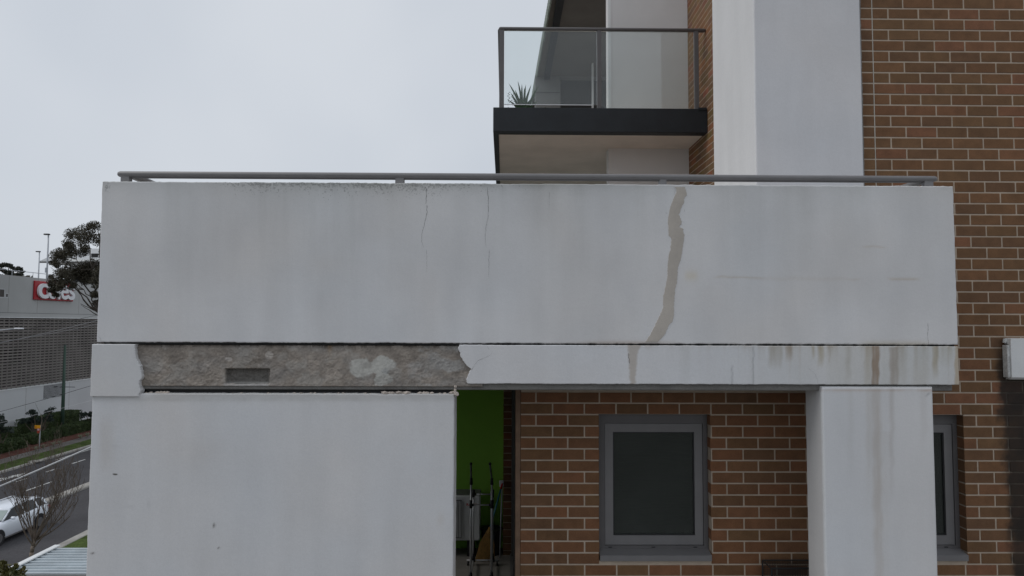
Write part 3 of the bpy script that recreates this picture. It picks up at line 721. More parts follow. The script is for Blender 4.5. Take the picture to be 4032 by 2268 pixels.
def vis(s, e, z0, z1):
    P = np.array([(x, YB, z) for x in (s, (s + e) / 2, e) for z in (z0, (z0 + z1) / 2, z1)]); u, v = proj(P)
    ok = (u > 0) & (u < 4032) & (v > 0) & (v < 2268)
    ok &= ~((u > 383) & (u < 3768) & (v > 690) & (v < 1525))
    ok &= ~((u > 3190) & (u < 3680) & (v > 1500)); ok &= ~((u > 3985) & (v > 1340) & (v < 1500))
    return int(ok.sum()) * (e - s)
segs.sort(key=lambda q: -vis(*q))
off = woff(brickwall); joined = MB(); jc = []
rng = random.Random(11)
for i, (s, e, z0, z1) in enumerate(segs):
    c = rng.choice(PALETTE); g = rng.uniform(.88, 1.02)
    u_ = (z0 < Zc - .45 and s < 2.5)
    if u_ and rng.random() < .5: c = rng.choice([(.218, .110, .058), (.208, .108, .056), (.190, .104, .056)])
    col = tuple(q * g for q in c) + (1,)
    yo = rng.uniform(-.0012, .0012)
    if i < 300 and vis(s, e, z0, z1) > 0:
        o = bpy.data.objects.new('brick', brick_mesh(e - s, z1 - z0)); COL.objects.link(o)
        o.parent = brickwall; o.location = Vector(((s + e) / 2, YB + .05 + yo, (z0 + z1) / 2)) - off; o.color = col
    else:
        n0 = len(joined.v); joined.bbox(s, e, YB + yo, YB + .1 + yo, z0, z1, .0022); jc += [col] * (len(joined.v) - n0)
def tinted(m, cols, name, parent):
    o = m.build(name, 'brickj', parent, kind='stuff'); a = o.data.color_attributes.new('tint', 'FLOAT_COLOR', 'POINT')
    a.data.foreach_set('color', np.array(cols).ravel()); return o
tinted(joined, jc, 'brick_courses', brickwall)
MB().box(2.8995, 2.9065, YB + .0015, YB + .05, Zc - .4, zhi).build('control_joint', pmat('joint_sealant', (.44, .41, .36), .8, .1, 10), brickwall)

# ---- windows
def window(W, name_label):
    x0, x1, z0, z1 = W; f = YB + .078
    root = MB(); root.box(x0, x0 + .053, f, f + .06, z0, z1).box(x1 - .034, x1, f, f + .06, z0, z1).box(x0 + .053, x1 - .034, f, f + .06, z1 - .079, z1).box(x0 + .053, x1 - .034, f, f + .06, z0, z0 + .038)
    wn = root.build('window', 'alud', APT, label=name_label)
    a, b, c, d = x0 + .056, x1 - .037, z0 + .041, z1 - .082; s = MB(); t = .0625; g = f + .008
    s.box(a, a + t, g, g + .04, c, d).box(b - t, b, g, g + .04, c, d).box(a + t, b - t, g, g + .04, d - t, d).box(a + t, b - t, g, g + .04, c, c + t + .008)
    s.build('sash', 'alu', wn)
    gx0, gx1, gz0, gz1 = a + t, b - t, c + t + .008, d - t
    s = MB(); q = .008
    s.box(gx0, gx0 + q, g + .006, g + .03, gz0, gz1).box(gx1 - q, gx1, g + .006, g + .03, gz0, gz1).box(gx0 + q, gx1 - q, g + .006, g + .03, gz1 - q, gz1).box(gx0 + q, gx1 - q, g + .006, g + .03, gz0, gz0 + q)
    s.build('gasket', 'plastic', wn)
    MB().box(gx0 + q, gx1 - q, g + .016, g + .022, gz0 + q, gz1 - q).build('pane', 'win', wn)
    s = MB(); z = gz1 + .02
    while z > gz0 + .05:
        s.quad((gx0 - .03, f + .12, z), (gx1 + .03, f + .12, z), (gx1 + .03, f + .135, z - .02), (gx0 - .03, f + .135, z - .02)); z -= .0225
    s.build('blind_slats', 'blind', wn, kind='stuff')
    s = MB(); s.prism([(YB - .018, z0 - .048), (YB - .018, z0 - .006), (f + .02, z0 + .018), (f + .02, z0 - .048)], lambda y, z: (x0 + .003, y, z), lambda y, z: (x1 - .003, y, z))
    s.build('sill', 'alu', wn)
    for t in (.11, .50, .88):
        xc = x0 + (x1 - x0) * t; MB().box(xc - .014, xc + .014, f - .003, f + .01, z0 + .021, z0 + .030).build('weep_hole', 'plastic', wn)
    return wn
window(WIN1, 'grey framed window with drawn blind in the brick wall')
window(WIN2, 'grey framed window mostly hidden behind the column')
# lining of the room behind the windows
rm = MB(); X0, X1, Y0, Y1, Z0, Z1 = .16, 5.9, 5.37, 8.9, Zc - 2.9, Zc - .44
rm.quad((X0, Y1, Z0), (X1, Y1, Z0), (X1, Y1, Z1), (X0, Y1, Z1)).quad((X1, Y0, Z0), (X1, Y1, Z0), (X1, Y1, Z1), (X1, Y0, Z1)).quad((X0, Y0, Z0), (X1, Y0, Z0), (X1, Y1, Z0), (X0, Y1, Z0)).quad((X0, Y0, Z1), (X1, Y0, Z1), (X1, Y1, Z1), (X0, Y1, Z1))
rm.build('room_lining', 'room', APT)

# ---- door opening at the left end of the brick wall
MB().bbox(.089, .1275, 5.242, 5.345, Zc - 2.9, Zc - .415, .003).build('door_jamb', 'timber', APT, label='brown timber jamb at the end of the brick wall')
sd_ = MB(); sd_.box(.10, .15, 5.36, 5.46, Zc - 2.86, Zc - .42).box(.10, .15, 6.95, 7.05, Zc - 2.86, Zc - .42).box(.10, .15, 8.58, 8.70, Zc - 2.86, Zc - .42).box(.10, .15, 5.46, 6.95, Zc - .54, Zc - .42).box(.10, .15, 7.05, 8.58, Zc - .54, Zc - .42).box(.085, .15, 5.36, 8.7, Zc - 2.9, Zc - 2.865)
sdo = sd_.build('sliding_door', 'alud', APT); MB().box(.115, .121, 5.46, 6.95, Zc - 2.86, Zc - .54).box(.115, .121, 7.05, 8.58, Zc - 2.86, Zc - .54).build('pane', 'win', sdo)
# short brick return deep in the balcony
m = MB(); m.box(.0, .16, 8.734, 9.0, Zc - 2.9, Zc - .41); inner = m.build('inner_brick_wall', 'mortar', APT)
m = MB(); cc = []; r2 = random.Random(4)
for k in range(29):
    z = Zc - .43 - k * ROWH
    n0 = len(m.v); m.bbox(-.004, .155, 8.73, 8.8, z - ROWH + .009, z, .002); cc += [tuple(q * r2.uniform(.8, 1.05) for q in r2.choice(PALETTE)) + (1,)] * (len(m.v) - n0)
tinted(m, cc, 'brick_courses', inner)

# ---- pier above the terrace, set against the brick wall
def pier_col(P):
    u, v = proj(P); c = mottle(P, u, v, .03, 15); blend(c, np.full(len(u), .5), (1.03, 1.03, 1.07))
    return c
shell('pier', 1.948, 2.788, Zc - .14, zhi + .3, 5.213, 6.26, .012, 'render', APT, .010, pier_col, rag=.0008, label='tall white rendered pier beside the brick wall')
rs = MB()
for k in range(120):
    z = Zc - .1 + k * .028
    rs.box(2.786, 2.7925 + .004 * vn(k * .7, 0, 3), 5.2165 + .001 * (k % 3), 5.26, z, z + .0285)
rs.build('render_edge_bead', 'beam', APT, kind='stuff')

# ---- side brick wall running back behind the pier
XS = 2.642
MB().box(XS + .003, XS + .12, 6.27, 9.7, Zc - .14, Zc + 5.6).build('side_brick_wall', 'mortar', APT, label='brown brick side wall receding beside the upper balcony')
sbw = bpy.data.objects['side_brick_wall']; m = MB(); cc = []; r2 = random.Random(8)
for k in range(66):
    z = Zc - .1 + k * ROWH; y = 6.27 + (.12 if k % 2 else 0)
    while y < 9.68:
        n0 = len(m.v); m.bbox(XS, XS + .1, y + .0056, min(y + .237, 9.7), z + .0056, z + ROWH - .0056, .002)
        cc += [tuple(q * r2.uniform(.9, 1.2) for q in r2.choice(PALETTE)) + (1,)] * (len(m.v) - n0); y += .2427
tinted(m, cc, 'brick_courses', sbw)

# ---- upper balcony
YU = 8.74; ub0 = at(1942, 422, YU); ub1 = at(2793, 519, YU); XA, XZ = ub0.x, XS - .004; ZU1, ZU0 = ub0.z, ub1.z
slab = MB(); slab.bbox(XA, XZ, YU, YU + .16, ZU0 - .012, ZU1, .006).box(XA, XA + .07, YU + .16, 15.0, ZU0 - .006, ZU1 - .01)
slb = slab.build('upper_balcony_edge', 'black', APT, label='black painted edge of the upper balcony')
MB().box(XZ - .12, XZ - .01, YU - .012, YU - .002, ZU1 - .02, ZU1 + .012).build('edge_cap', 'black', slb)
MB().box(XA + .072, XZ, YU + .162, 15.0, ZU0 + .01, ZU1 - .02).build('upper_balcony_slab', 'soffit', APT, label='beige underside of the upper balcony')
xw0 = at(2395, 300, 9.65).x
MB().box(xw0, XS - .002, 9.65, 9.85, Zc - .14, Zc + 6).build('white_back_wall', 'plain_render', APT, label='pale rendered wall behind the balcony glass')
MB().box(xw0 - .002, xw0 + .038, 9.642, 9.66, Zc + 2.8, Zc + 6).build('pale_corner_strip', 'white', APT)  # thin white strip down the left corner of the wall
MB().box(2.35, XS - .002, 9.85, 14.8, Zc - .14, Zc + 2.4).build('inner_side_wall', 'plain_render', APT)
MB().box(2.35, 2.5, 9.85, 14.8, Zc + 2.8, Zc + 6).build('inner_side_wall', 'plain_render', APT)
# balustrade
bal = MB(); zt = at(1966, 106, YU).z
rail(bal, (at(1964, 100, YU).x, YU + .06, zt), (at(2783, 112, YU).x, YU + .06, zt), .034, .022)
bl = bal.build('balustrade', 'alud', APT, smooth=True, label='dark metal balustrade with clear glass panels on the upper balcony')
bal = MB(); rail(bal, (at(1964, 100, YU).x + .02, YU + .08, zt), (at(1964, 100, YU).x + .02, 14.5, zt), .034, .022); bal.build('side_rail', 'alud', bl, smooth=True)
for a, b in ((1966, 1985), (2353, 2370), (2738, 2755)):
    x0 = at(a, 250, YU).x; x1 = at(b, 250, YU).x; MB().bbox(x0, x1, YU + .035, YU + .085, ZU1 - .01, zt - .015, .004).build('post', 'alud', bl)
for y in (9.9, 11.1, 12.4): MB().bbox(at(1966, 250, YU).x, at(1966, 250, YU).x + .05, y, y + .05, ZU1 - .01, zt - .015, .004).build('post', 'alud', bl)
for a, b in ((1986, 2352), (2371, 2737)):
    x0 = at(a, 250, YU).x; x1 = at(b, 250, YU).x; MB().box(x0, x1, YU + .056, YU + .066, ZU1 + .06 if a < 2000 else ZU1 + .012, zt - .022).build('glass_panel', 'clear', bl)
x0 = at(1986, 250, YU).x; x1 = at(2334, 250, YU).x; MB().box(x0, x1, YU + .055, YU + .067, ZU1 + .052, ZU1 + .060).build('glass_edge', 'signwhite', bl)
for y0, y1 in ((8.86, 9.88), (9.97, 11.08), (11.17, 12.38)): MB().box(XA + .085, XA + .095, y0, y1, ZU1 + .03, zt - .03).build('glass_panel', 'clear', bl)
# floors above: roof soffit, far wall with opening, slim column
RZ = Zc + 5.46
rf = MB(); rf.prism([(.81, 10.3), (.78, 11.5), (.68, 17.2), (4.0, 17.2), (4.0, 10.3)], lambda x, y: (x, y, RZ), lambda x, y: (x, y, RZ + .25))
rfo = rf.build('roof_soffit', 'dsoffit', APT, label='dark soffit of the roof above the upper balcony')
m = MB()
for k in range(57):
    y = 10.3 + k * .12; x = np.interp(y, [10.3, 11.5, 17.2], [.81, .78, .68]); m.bbox(x - .035, x - .001, y, y + .085, RZ - .03, RZ + .2, .008)
m.build('gutter_edge', pmat('aged_fascia', (.22, .25, .22), .8, .3, 3), rfo, kind='stuff')
MB().box(.86, .98, 10.3, 15.0, RZ - .08, RZ - .002).build('edge_batten', 'black', rfo)
YF = 14.8
fw = MB(); xa, xb, xc = at(2108, 300, YF).x, at(2207, 300, YF).x, at(2345, 300, YF).x
fz1, fzl = at(2200, 283, YF).z, at(2200, 297, YF).z
fw.box(xa, 4.0, YF, YF + .3, fzl, RZ - .002).box(xa, xb, YF + .002, YF + .3, ZU1 - .3, fzl - .001)
fw.build('far_wall', pmat('grey_render_far', (.22, .22, .215), .85, .06, 2), APT)
MB().box(xb, 4.0, YF + .25, YF + .6, ZU1 - .3, fzl).build('far_doors', pmat('dark_door', (.075, .072, .07), .6, .1, 2), APT)
zl = at(2150, 364, YF).z; MB().box(xa, xb - .01, YF - .006, YF + .01, zl - .008, zl + .008).build('panel_joint', 'alud', APT)
xw = at(2331, 300, 13.5).x; xw2 = at(2337.5, 300, 13.5).x
MB().box(xw, xw2, 13.5, 13.56, ZU1 - .02, at(2334, 248, 13.5).z).build('slim_post', 'white', APT)

# ---- white box on the brick wall at the right edge
bx0 = at(3982, 1410, 5.18).x
m = MB(); zt_ = at(3982, 1334, 5.18).z; zb_ = at(3982, 1488, 5.18).z
WB = thing('wall_box', (bx0 + .3, 5.2, zb_), 'white metal box on the brick wall above the black run-off stain', 'box')
m.prism([(5.18, zt_), (5.18, zb_ + .004), (5.205, zb_ - .014), (5.245, zb_ - .014), (5.245, zt_ + .004)], lambda y, z: (bx0, y, z), lambda y, z: (bx0 + .62, y, z)); m.build('cover', 'white', WB)
m = MB(); m.bbox(bx0 - .022, bx0 - .001, 5.19, 5.244, zb_ + .0, zt_ - .05, .004); m.build('end_plate', 'dirtywhite', WB)
m = MB(); m.tube((bx0 - .012, 5.225, zt_ - .03), (bx0 - .012, 5.225, zt_ + .0), .016, .012, 8); m.build('end_knob', 'dirtywhite', WB)
m = MB(); m.bbox(bx0 - .018, bx0 + .002, 5.2, 5.24, zt_ - .075, zt_ - .045, .004); m.build('end_clip', 'plastic', WB)

# ================================================================== THINGS ON THE BALCONIES
FZ = Zc - 2.9
def text_mesh(ch, size, extrude, off=0.0):
    cu = bpy.data.curves.new('glyph', 'FONT'); cu.body = ch; cu.size = size; cu.extrude = extrude; cu.offset = off; cu.resolution_u = 6
    ob = bpy.data.objects.new('glyph', cu); COL.objects.link(ob)
    dg = bpy.context.evaluated_depsgraph_get(); me = bpy.data.meshes.new_from_object(ob.evaluated_get(dg))
    bpy.data.objects.remove(ob); return me
# air conditioner
ax1 = at(1890, 2040, 8.66).x; az1 = at(1850, 1953, 8.66).z; az0 = at(1850, 2129, 8.66).z
AC = thing('air_conditioner', (ax1 - .4, 8.8, FZ), 'white outdoor air conditioner unit against the lime green wall', 'air conditioner')
MB().bbox(ax1 - .80, ax1, 8.66, 8.95, az0, az1, .012).build('casing', 'white', AC)
gx = at(1819, 2000, 8.66).x; MB().bbox(gx - .5, gx, 8.645, 8.662, at(1800, 2118, 8.66).z, at(1800, 1968, 8.66).z, .006).build('fan_guard', 'alud', AC)
m = MB(); gz0, gz1 = at(1800, 2114, 8.66).z, at(1800, 1972, 8.66).z
for k in range(26): m.box(gx - .49 + k * .019, gx - .482 + k * .019, 8.638, 8.646, gz0, gz1)
m.build('guard_bars', 'white', AC, kind='stuff')
for x in (ax1 - .16, ax1 - .7): MB().bbox(x, x + .09, 8.68, 8.93, FZ, az0 + .001, .006).build('foot', 'plastic', AC)
tm = text_mesh('FUJITSU', .036, .0008, .0009); ob = link('logo', tm, 'red', AC); lp = at(1836, 1991, 8.655)
ob.matrix_parent_inverse = Matrix(); ob.location = lp - AC.location; ob.rotation_euler = (math.pi / 2, 0, 0)
# grey box behind the unit
zz = at(1850, 1937, 8.9).z
m = MB(); m.bbox(ax1 - .75, ax1 - .01, 8.70, 8.96, az1 + .001, zz, .01).bbox(ax1 - .76, ax1, 8.695, 8.965, zz, zz + .012, .004)
m.build('storage_tray', pmat('grey_tray', (.16, .16, .15), .6), label='flat grey tray lying on top of the air conditioner', cat='tray')
# clothes rack
xl, xr = -.362, -.130
RK = thing('clothes_rack', ((xl + xr) / 2, 8.05, FZ), 'chrome clothes rack on castors with black joints on the balcony', 'clothes rack')
for y, ztop in ((7.75, at(1860, 1888, 7.75).z), (8.37, at(1860, 1935, 8.37).z)):
    for x in (xl, xr):
        MB().tube((x, y, FZ + .08), (x, y, ztop), .0115, n=10).build('pole', 'steel', RK, smooth=True)
        MB().tube((x, y, FZ + .045), (x, y, FZ + .14), .030, .017, 10).build('joint', 'plastic', RK, smooth=True)
    MB().tube((xl - .075, y, FZ + .06), (xr + .075, y, FZ + .06), .0105, n=8).build('base_bar', 'steel', RK, smooth=True)
    for x in (xl - .06, xr + .06):
        MB().tube((x - .012, y, FZ + .026), (x + .012, y, FZ + .026), .026, n=12).build('castor', 'plastic', RK, smooth=True)
for y, z in ((7.75, at(1860, 1988, 7.75).z), (8.37, at(1880, 1946, 8.37).z)):
    MB().tube((xl, y, z), (xr, y, z), .009, n=8).build('cross_bar', 'steel', RK, smooth=True)
    for x in (xl, xr): MB().tube((x, y, z - .035), (x, y, z + .055), .018, n=10).tube((x - .03 if x == xr else x, y, z), (x + .03 if x == xl else x, y, z), .016, n=8).build('joint', 'plastic', RK, smooth=True)
for x, dx in ((xl, -.006), (xr, -.022)):
    z0_ = at(1860, 1890, 7.75).z; z1_ = at(1860, 1832, 7.75).z
    MB().tube((x, 7.75, z0_ - .05), (x, 7.75, z0_ + .02), .019, .015, 10).build('joint', 'plastic', RK, smooth=True)
    MB().path([(x, 7.75, z0_), (x + dx * .5, 7.77, (z0_ + z1_) / 2), (x + dx, 7.80, z1_)], [.011, .0115, .012], 8).build('grip', 'alud', RK, smooth=True)
    bm = bmesh.new(); bmesh.ops.create_uvsphere(bm, u_segments=10, v_segments=6, radius=.017); me = bpy.data.meshes.new('end_cap')
    bmesh.ops.translate(bm, verts=bm.verts, vec=Vector((x + dx, 7.80, z1_ + .006)) - RK.location); bm.to_mesh(me); bm.free(); link('end_cap', me, 'plastic', RK, smooth=True)
for x in (xl, xr): MB().tube((x, 7.75, FZ + .06), (x, 8.37, FZ + .06), .0095, n=8).build('base_bar', 'steel', RK, smooth=True)
# broom
ap = at(1927, 2082, 8.5); BR = thing('broom', (ap.x - .04, 8.5, FZ), 'straw broom with teal handle leaning behind the clothes rack', 'broom')
m = MB(); r2 = random.Random(6); bl_, br_ = at(1871, 2160, 8.5).x, at(1948, 2160, 8.5).x
for k in range(240):
    t = r2.random(); ex = bl_ + (br_ - bl_) * t; y = 8.5 + r2.uniform(-.03, .03) ; e = Vector((ex, y, FZ + .004 + r2.random() * .03))
    s = ap + Vector((r2.uniform(-.012, .012), r2.uniform(-.01, .01), r2.uniform(-.02, .02))); mid = (s + e) / 2 + Vector(((t - .5) * .05, 0, .012))
    a = Vector((.0022, 0, 0)); m.add([s - a, s + a, mid + a, mid - a, e + a, e - a], [(0, 1, 2, 3), (3, 2, 4, 5)])
m.build('bristles', 'straw', BR, kind='stuff'); 
hd = at(1972, 1925, 8.66); MB().tube(ap - Vector((.006, 0, .05)), hd, .012, .011, 8).build('handle', 'teal', BR, smooth=True)
MB().tube(ap - Vector((.008, 0, .05)), ap + Vector((.006, 0, .02)), .022, .014, 10).build('collar', 'straw', BR)
MB().tube(hd, hd + (hd - ap).normalized() * .07, .014, .010, 8).build('grip', 'red', BR, smooth=True)
# mop with white head up, leaning in the corner
mp = at(1968, 2140, 8.66); MP = thing('mop', (mp.x, 8.66, FZ), 'thin white mop leaning upright against the inner brick wall', 'mop')
mt = at(1977, 1915, 8.70); MB().tube((mp.x, 8.62, FZ), mt, .008, n=8).build('handle', 'galv', MP, smooth=True)
MB().bbox(mt.x - .035, mt.x + .02, 8.68, 8.715, mt.z - .005, mt.z + .075, .008).build('mop_head', 'white', MP)
# dark tub
tb = at(1935, 2150, 8.78); m = MB(); m.tube((tb.x, 8.8, FZ), (tb.x, 8.8, FZ + .30), .11, .13, 16).tube((tb.x, 8.8, FZ + .30), (tb.x, 8.8, FZ + .315), .138, .138, 16)
m.build('storage_tub', pmat('dark_tub', (.03, .03, .032), .6), label='dark round tub on the floor behind the broom', cat='tub')
# wire rack
wx0, wx1 = at(3033, 2250, 5.05).x, at(3196, 2250, 5.05).x + .12; wz = at(3033, 2234, 5.05).z; y0, y1 = 5.03, 5.2
WR = thing('wire_rack', ((wx0 + wx1) / 2, 5.1, FZ), 'black wire mesh rack on the balcony floor next to the column', 'rack')
m = MB()
for x in (wx0, wx1):
    for y in (y0, y1): m.tube((x, y, FZ), (x, y, wz), .006, n=6)
m.tube((wx0, y0, wz), (wx1, y0, wz), .005, n=6).tube((wx0, y1, wz), (wx1, y1, wz), .005, n=6).tube((wx0, y0, wz), (wx0, y1, wz), .005, n=6).tube((wx1, y0, wz), (wx1, y1, wz), .005, n=6)
m.build('frame', 'plastic', WR)
m = MB(); x = wx0
while x < wx1: m.tube((x, y0, wz - .35), (x, y0, wz), .0014, n=4).tube((x, y1, wz - .35), (x, y1, wz), .0014, n=4).tube((x, y0, wz - .006), (x, y1, wz - .006), .0012, n=4); x += .0125
z = wz
while z > wz - .35: m.tube((wx0, y0, z), (wx1, y0, z), .0014, n=4).tube((wx0, y1, z), (wx1, y1, z), .0014, n=4); z -= .0135
m.build('wire_mesh', 'plastic', WR, kind='stuff')

# spiky plant and low leafy plants in a trough on the upper balcony
yp = 9.15; pc = at(2058, 425, yp)
SP = thing('spiky_plant', (pc.x, yp, ZU1 - .02), 'green spiky leaved plant behind the upper balcony glass', 'plant')
MB().bbox(pc.x - .22, pc.x + .22, yp - .13, yp + .13, ZU1 - .02, ZU1 + .03, .01).build('pot', 'alud', SP)
m = MB(); r2 = random.Random(2); zp = ZU1 + .03
tips = [(2003, 328), (2039, 318), (2055, 330), (2070, 333), (2092, 333), (2122, 335), (2010, 365), (2028, 353), (2080, 365), (2110, 372), (2048, 360), (2100, 385), (1998, 392), (2118, 398), (2064, 345), (2032, 380), (2088, 392)]
for i, (a, b) in enumerate(tips):
    tp = at(a, b, yp + r2.uniform(-.12, .12)); bs = Vector((pc.x + r2.uniform(-.03, .03), yp + r2.uniform(-.03, .03), zp - .02))
    d = tp - bs; sd2 = d.cross(Vector((0, 1, 0))).normalized(); wv = []
    for t, ww in ((0, .014), (.25, .019), (.55, .015), (.82, .008), (1, .0005)):
        p = bs + d * t + Vector((0, 0, .03 * math.sin(t * math.pi))); wv += [p - sd2 * ww, p + Vector((0, -.006 * (1 - t), 0)), p + sd2 * ww]
    m.add(wv, [(3 * k + j, 3 * k + j + 1, 3 * k + j + 4, 3 * k + j + 3) for k in range(4) for j in range(2)])
m.build('blades', 'yucca', SP, fix=False)
LP_ = thing('low_plant', (at(2020, 420, 9.1).x, 9.1, ZU1 - .02), 'low leafy plants in the trough along the upper balcony edge', 'plant')
m = leaves([((at(x, 418, 9.1).x, 9.12, ZU1 + .05), (.09, .07, .07), n) for x, n in ((1998, 45), (2020, 40), (2105, 30), (2125, 22), (2150, 10))], .055, 5)
for x0_, h in ((2000, 365), (2018, 372)):
    for k in range(9):
        p = at(x0_ + r2.uniform(-7, 7), h + k * 5, 9.15); m.add([p, p + Vector((.012, 0, .006)), p + Vector((.01, .004, .016)), p + Vector((-.004, 0, .010))], [(0, 1, 2, 3)])
    m.tube(at(x0_, 418, 9.15), at(x0_ + 3, h, 9.15), .0016, n=4)
m.build('foliage', 'bushm', LP_, fix=False)
MB().bbox(at(1992, 420, 9.1).x, at(2160, 420, 9.1).x, 8.98, 9.0, ZU1 - .02, ZU1 + .02, .004).build('trough', 'alud', LP_)

# ================================================================== THE SHOP ACROSS THE ROAD
XW = -42.0; SY0, SY1 = 36.0, 92.0
SH = thing('shop_building', (XW - 10, 64, 0), 'large grey retail building with louvred car park level across the road', 'building')
MB().box(XW - 30, XW, SY0, SY1, 10.80, 13.97).build('upper_wall', 'shopwall', SH)
MB().box(XW - 30, XW + .004, SY0, SY1, 10.42, 10.775).build('wall_base_strip', 'shopwall', SH); MB().box(XW - .05, XW + .09, SY0, SY1, 10.36, 10.419).build('lit_ledge_strip', 'white', SH)  # white strip paints in the brightness of the lit ledge
MB().box(XW - 30, XW - .02, SY0, SY1, 10.775, 10.80).build('shadow_gap', 'darkhole', SH)
MB().box(XW - 30, XW, SY0, SY1, 0, 4.24).build('lower_wall', 'shopwhite', SH)
MB().box(XW - .02, XW + .05, SY0, SY1, 4.24, 4.33).build('ledge', 'white', SH)
MB().box(XW - 30, XW - .34, 60.6, SY1, 4.33, 10.42).box(XW - 30, XW - .34, SY0, 60.6, 4.33, 6.55).box(XW - 30, XW - .34, SY0, 60.6, 7.75, 10.42).build('car_park_wall', 'louvreback', SH)
MB().box(XW - 6, XW - 5.8, SY0, 60.6, 6.0, 8.2).build('dark_opening', 'darkhole', SH)
lsl = MB(); lsl.prism([(XW - .10, -.03), (XW - .02, -.085), (XW - .005, -.075), (XW - .005, .03), (XW - .03, .045)], lambda x, z: (x, SY0, z), lambda x, z: (x, SY1, z))
lme = lsl.mesh('slat'); lme.materials.append(MAT['louvre'])
LV = thing('louvre_screen', (0, 0, 0), None, None); LV.parent = SH; LV.location = -SH.location; LV.name = 'louvre_screen'
for k in range(24):
    o = bpy.data.objects.new('slat', lme); COL.objects.link(o); o.parent = LV; o.location = (0, 0, 4.47 + k * .2515)
mme = MB().box(XW - .05, XW + .03, -.03, .03, 4.33, 10.42).mesh('mullion'); mme.materials.append(MAT['louvre'])
y = 44.0
while y < 86:
    o = bpy.data.objects.new('mullion', mme); COL.objects.link(o); o.parent = LV; o.location = (0, y, 0); y += .58
for y in (52.6, 57.3, 60.9, 66.9, 71.5, 76): MB().box(XW - .01, XW + .004, y - .015, y + .015, .2, 4.2).box(XW - .01, XW + .004, y + .98, y + 1.01, 10.81, 13.95).build('panel_joint', 'louvre', SH)
for y0, y1, z0, z1 in ((55.7, 56.7, 12.1, 12.75), (57.25, 57.75, 12.1, 12.72), (57.98, 58.18, 12.12, 12.37)):
    wv = MB().box(XW - .01, XW + .012, y0 - .08, y1 + .08, z0 - .1, z1 + .06).build('vent_frame', 'shopwhite', SH); MB().box(XW, XW + .02, y0, y1, z0, z1).build('vent_grille', 'louvreback', wv)
vt = MB().box(XW - .01, XW + .01, 63.2, 66.3, 3.0, 4.2).build('wall_louvre', 'darkhole', SH)
vs_ = MB(); vs_.prism([(XW + .012, 0), (XW + .05, -.02), (XW + .05, -.008), (XW + .012, .012)], lambda x, z: (x, 63.2, z), lambda x, z: (x, 66.3, z)); vme = vs_.mesh('slat', woff(SH)); vme.materials.append(MAT['shopwhite'])
for k in range(12):
    o = bpy.data.objects.new('slat', vme); COL.objects.link(o); o.parent = vt; o.location = (0, 0, 3.06 + k * .1)
m = MB(); m.tube((XW - .15, SY0, 14.42), (XW - .15, SY1, 14.42), .028, n=6)
rr = m.build('roof_rail', 'galv', SH)
y = 38.0
while y < 90: MB().tube((XW - .15, y, 13.95), (XW - .15, y, 14.42), .02, n=5).build('post', 'galv', rr); y += 2.6
# sign
SG = thing('shop_sign', (XW, 64, 12), 'red shop sign with raised white letters partly hidden by tree', 'sign')
MB().bbox(XW + .01, XW + .14, 61.25, 66.75, 12.0, 13.70, .03).build('panel', 'signred', SG)
LY = [(61.52, 62.88), (62.80, 64.18), (64.22, 64.52), (64.60, 65.72), (65.70, 66.72)]
for ch, (a, b) in zip('coles', LY):
    me = text_mesh(ch, 2.0, .09, .032); v = np.array([q.co for q in me.vertices]); mn, mx_ = v.min(0), v.max(0)
    h = 1.36 if ch != 'l' else 1.62; s = np.array([(b - a) / (mx_[0] - mn[0]), h / (mx_[1] - mn[1]), 1])
    for q in me.vertices:
        t = (np.array(q.co) - mn) * s; q.co = (XW + .17 + t[2] - SG.location.x, a + t[0] - SG.location.y, 12.14 + t[1] - SG.location.z)
    link('letter', me, 'signwhite', SG)
# lamps on the roof deck
def lamp(px, ptop, d, label, dirx=-1):
    t = at(px, ptop, d); L = thing('car_park_lamp', (t.x, d, 13.9), label, 'lamp', 'lamps on the shop roof')
    MB().tube((t.x, d, 13.9), (t.x, d, t.z - .1), .085, .065, 8).build('pole', 'galv', L, smooth=True)
    MB().bbox(t.x - .42, t.x + .10, d - .16, d + .16, t.z - .09, t.z + .05, .035).build('lamp_head', 'plastic', L)
    MB().bbox(t.x - .35, t.x + .35, d - .35, d + .35, 13.8, 13.95, .03).build('base_plate', 'galv', L); return L
L1 = lamp(191, 922, 68, 'tall grey lamp post on the shop roof beside the tree')
MB().bbox(L1.location.x - .17, L1.location.x - .07, 67.9, 68.1, 14.9, 15.4, .02).build('control_box', 'galv', L1)
lamp(155.5, 990, 88, 'shorter grey lamp post on the shop roof left of the tall one')
MB().box(-75, -46, 70, 120, 12.4, 13.8).build('roof_deck', 'kerb', SH)

# white house beyond the roof
HY = 100.0
def hp(px, py): return at(px, py, HY)
HS = thing('white_house', (hp(280, 1100).x, HY, 0), 'white house with pale corrugated roof behind the gum tree', 'house')
a, b = hp(160, 1028), hp(520, 1028)
MB().box(hp(265, 1028).x, b.x, HY + .6, HY + 9, 0, a.z).build('wall', 'house', HS)
m = MB(); m.prism([(HY - .2, a.z), (HY + 4.8, a.z + 1.4), (HY + 9.6, a.z), (HY + 9.6, a.z - .15), (HY - .2, a.z - .15)], lambda y, z: (a.x, y, z), lambda y, z: (b.x, y, z)); hr_ = m.build('roof', 'tile', HS)
m = MB(); x = a.x
while x < b.x: m.box(x, x + .08, HY - .25, HY - .2, a.z - .12, a.z + .06); x += .32
m.build('roof_ribs', 'tile', hr_, kind='stuff')
MB().box(a.x - .05, b.x, HY - .32, HY - .26, a.z - .3, a.z - .12).build('gutter', 'alud', hr_)
g = hp(172, 1022); m = MB(); m.prism([(a.x, a.z), (a.x + 1.3, a.z + .62), (a.x + 2.6, a.z)], lambda x, z: (x, HY - .22, z), lambda x, z: (x, HY + 3, z)); m.build('gable', 'house', hr_)
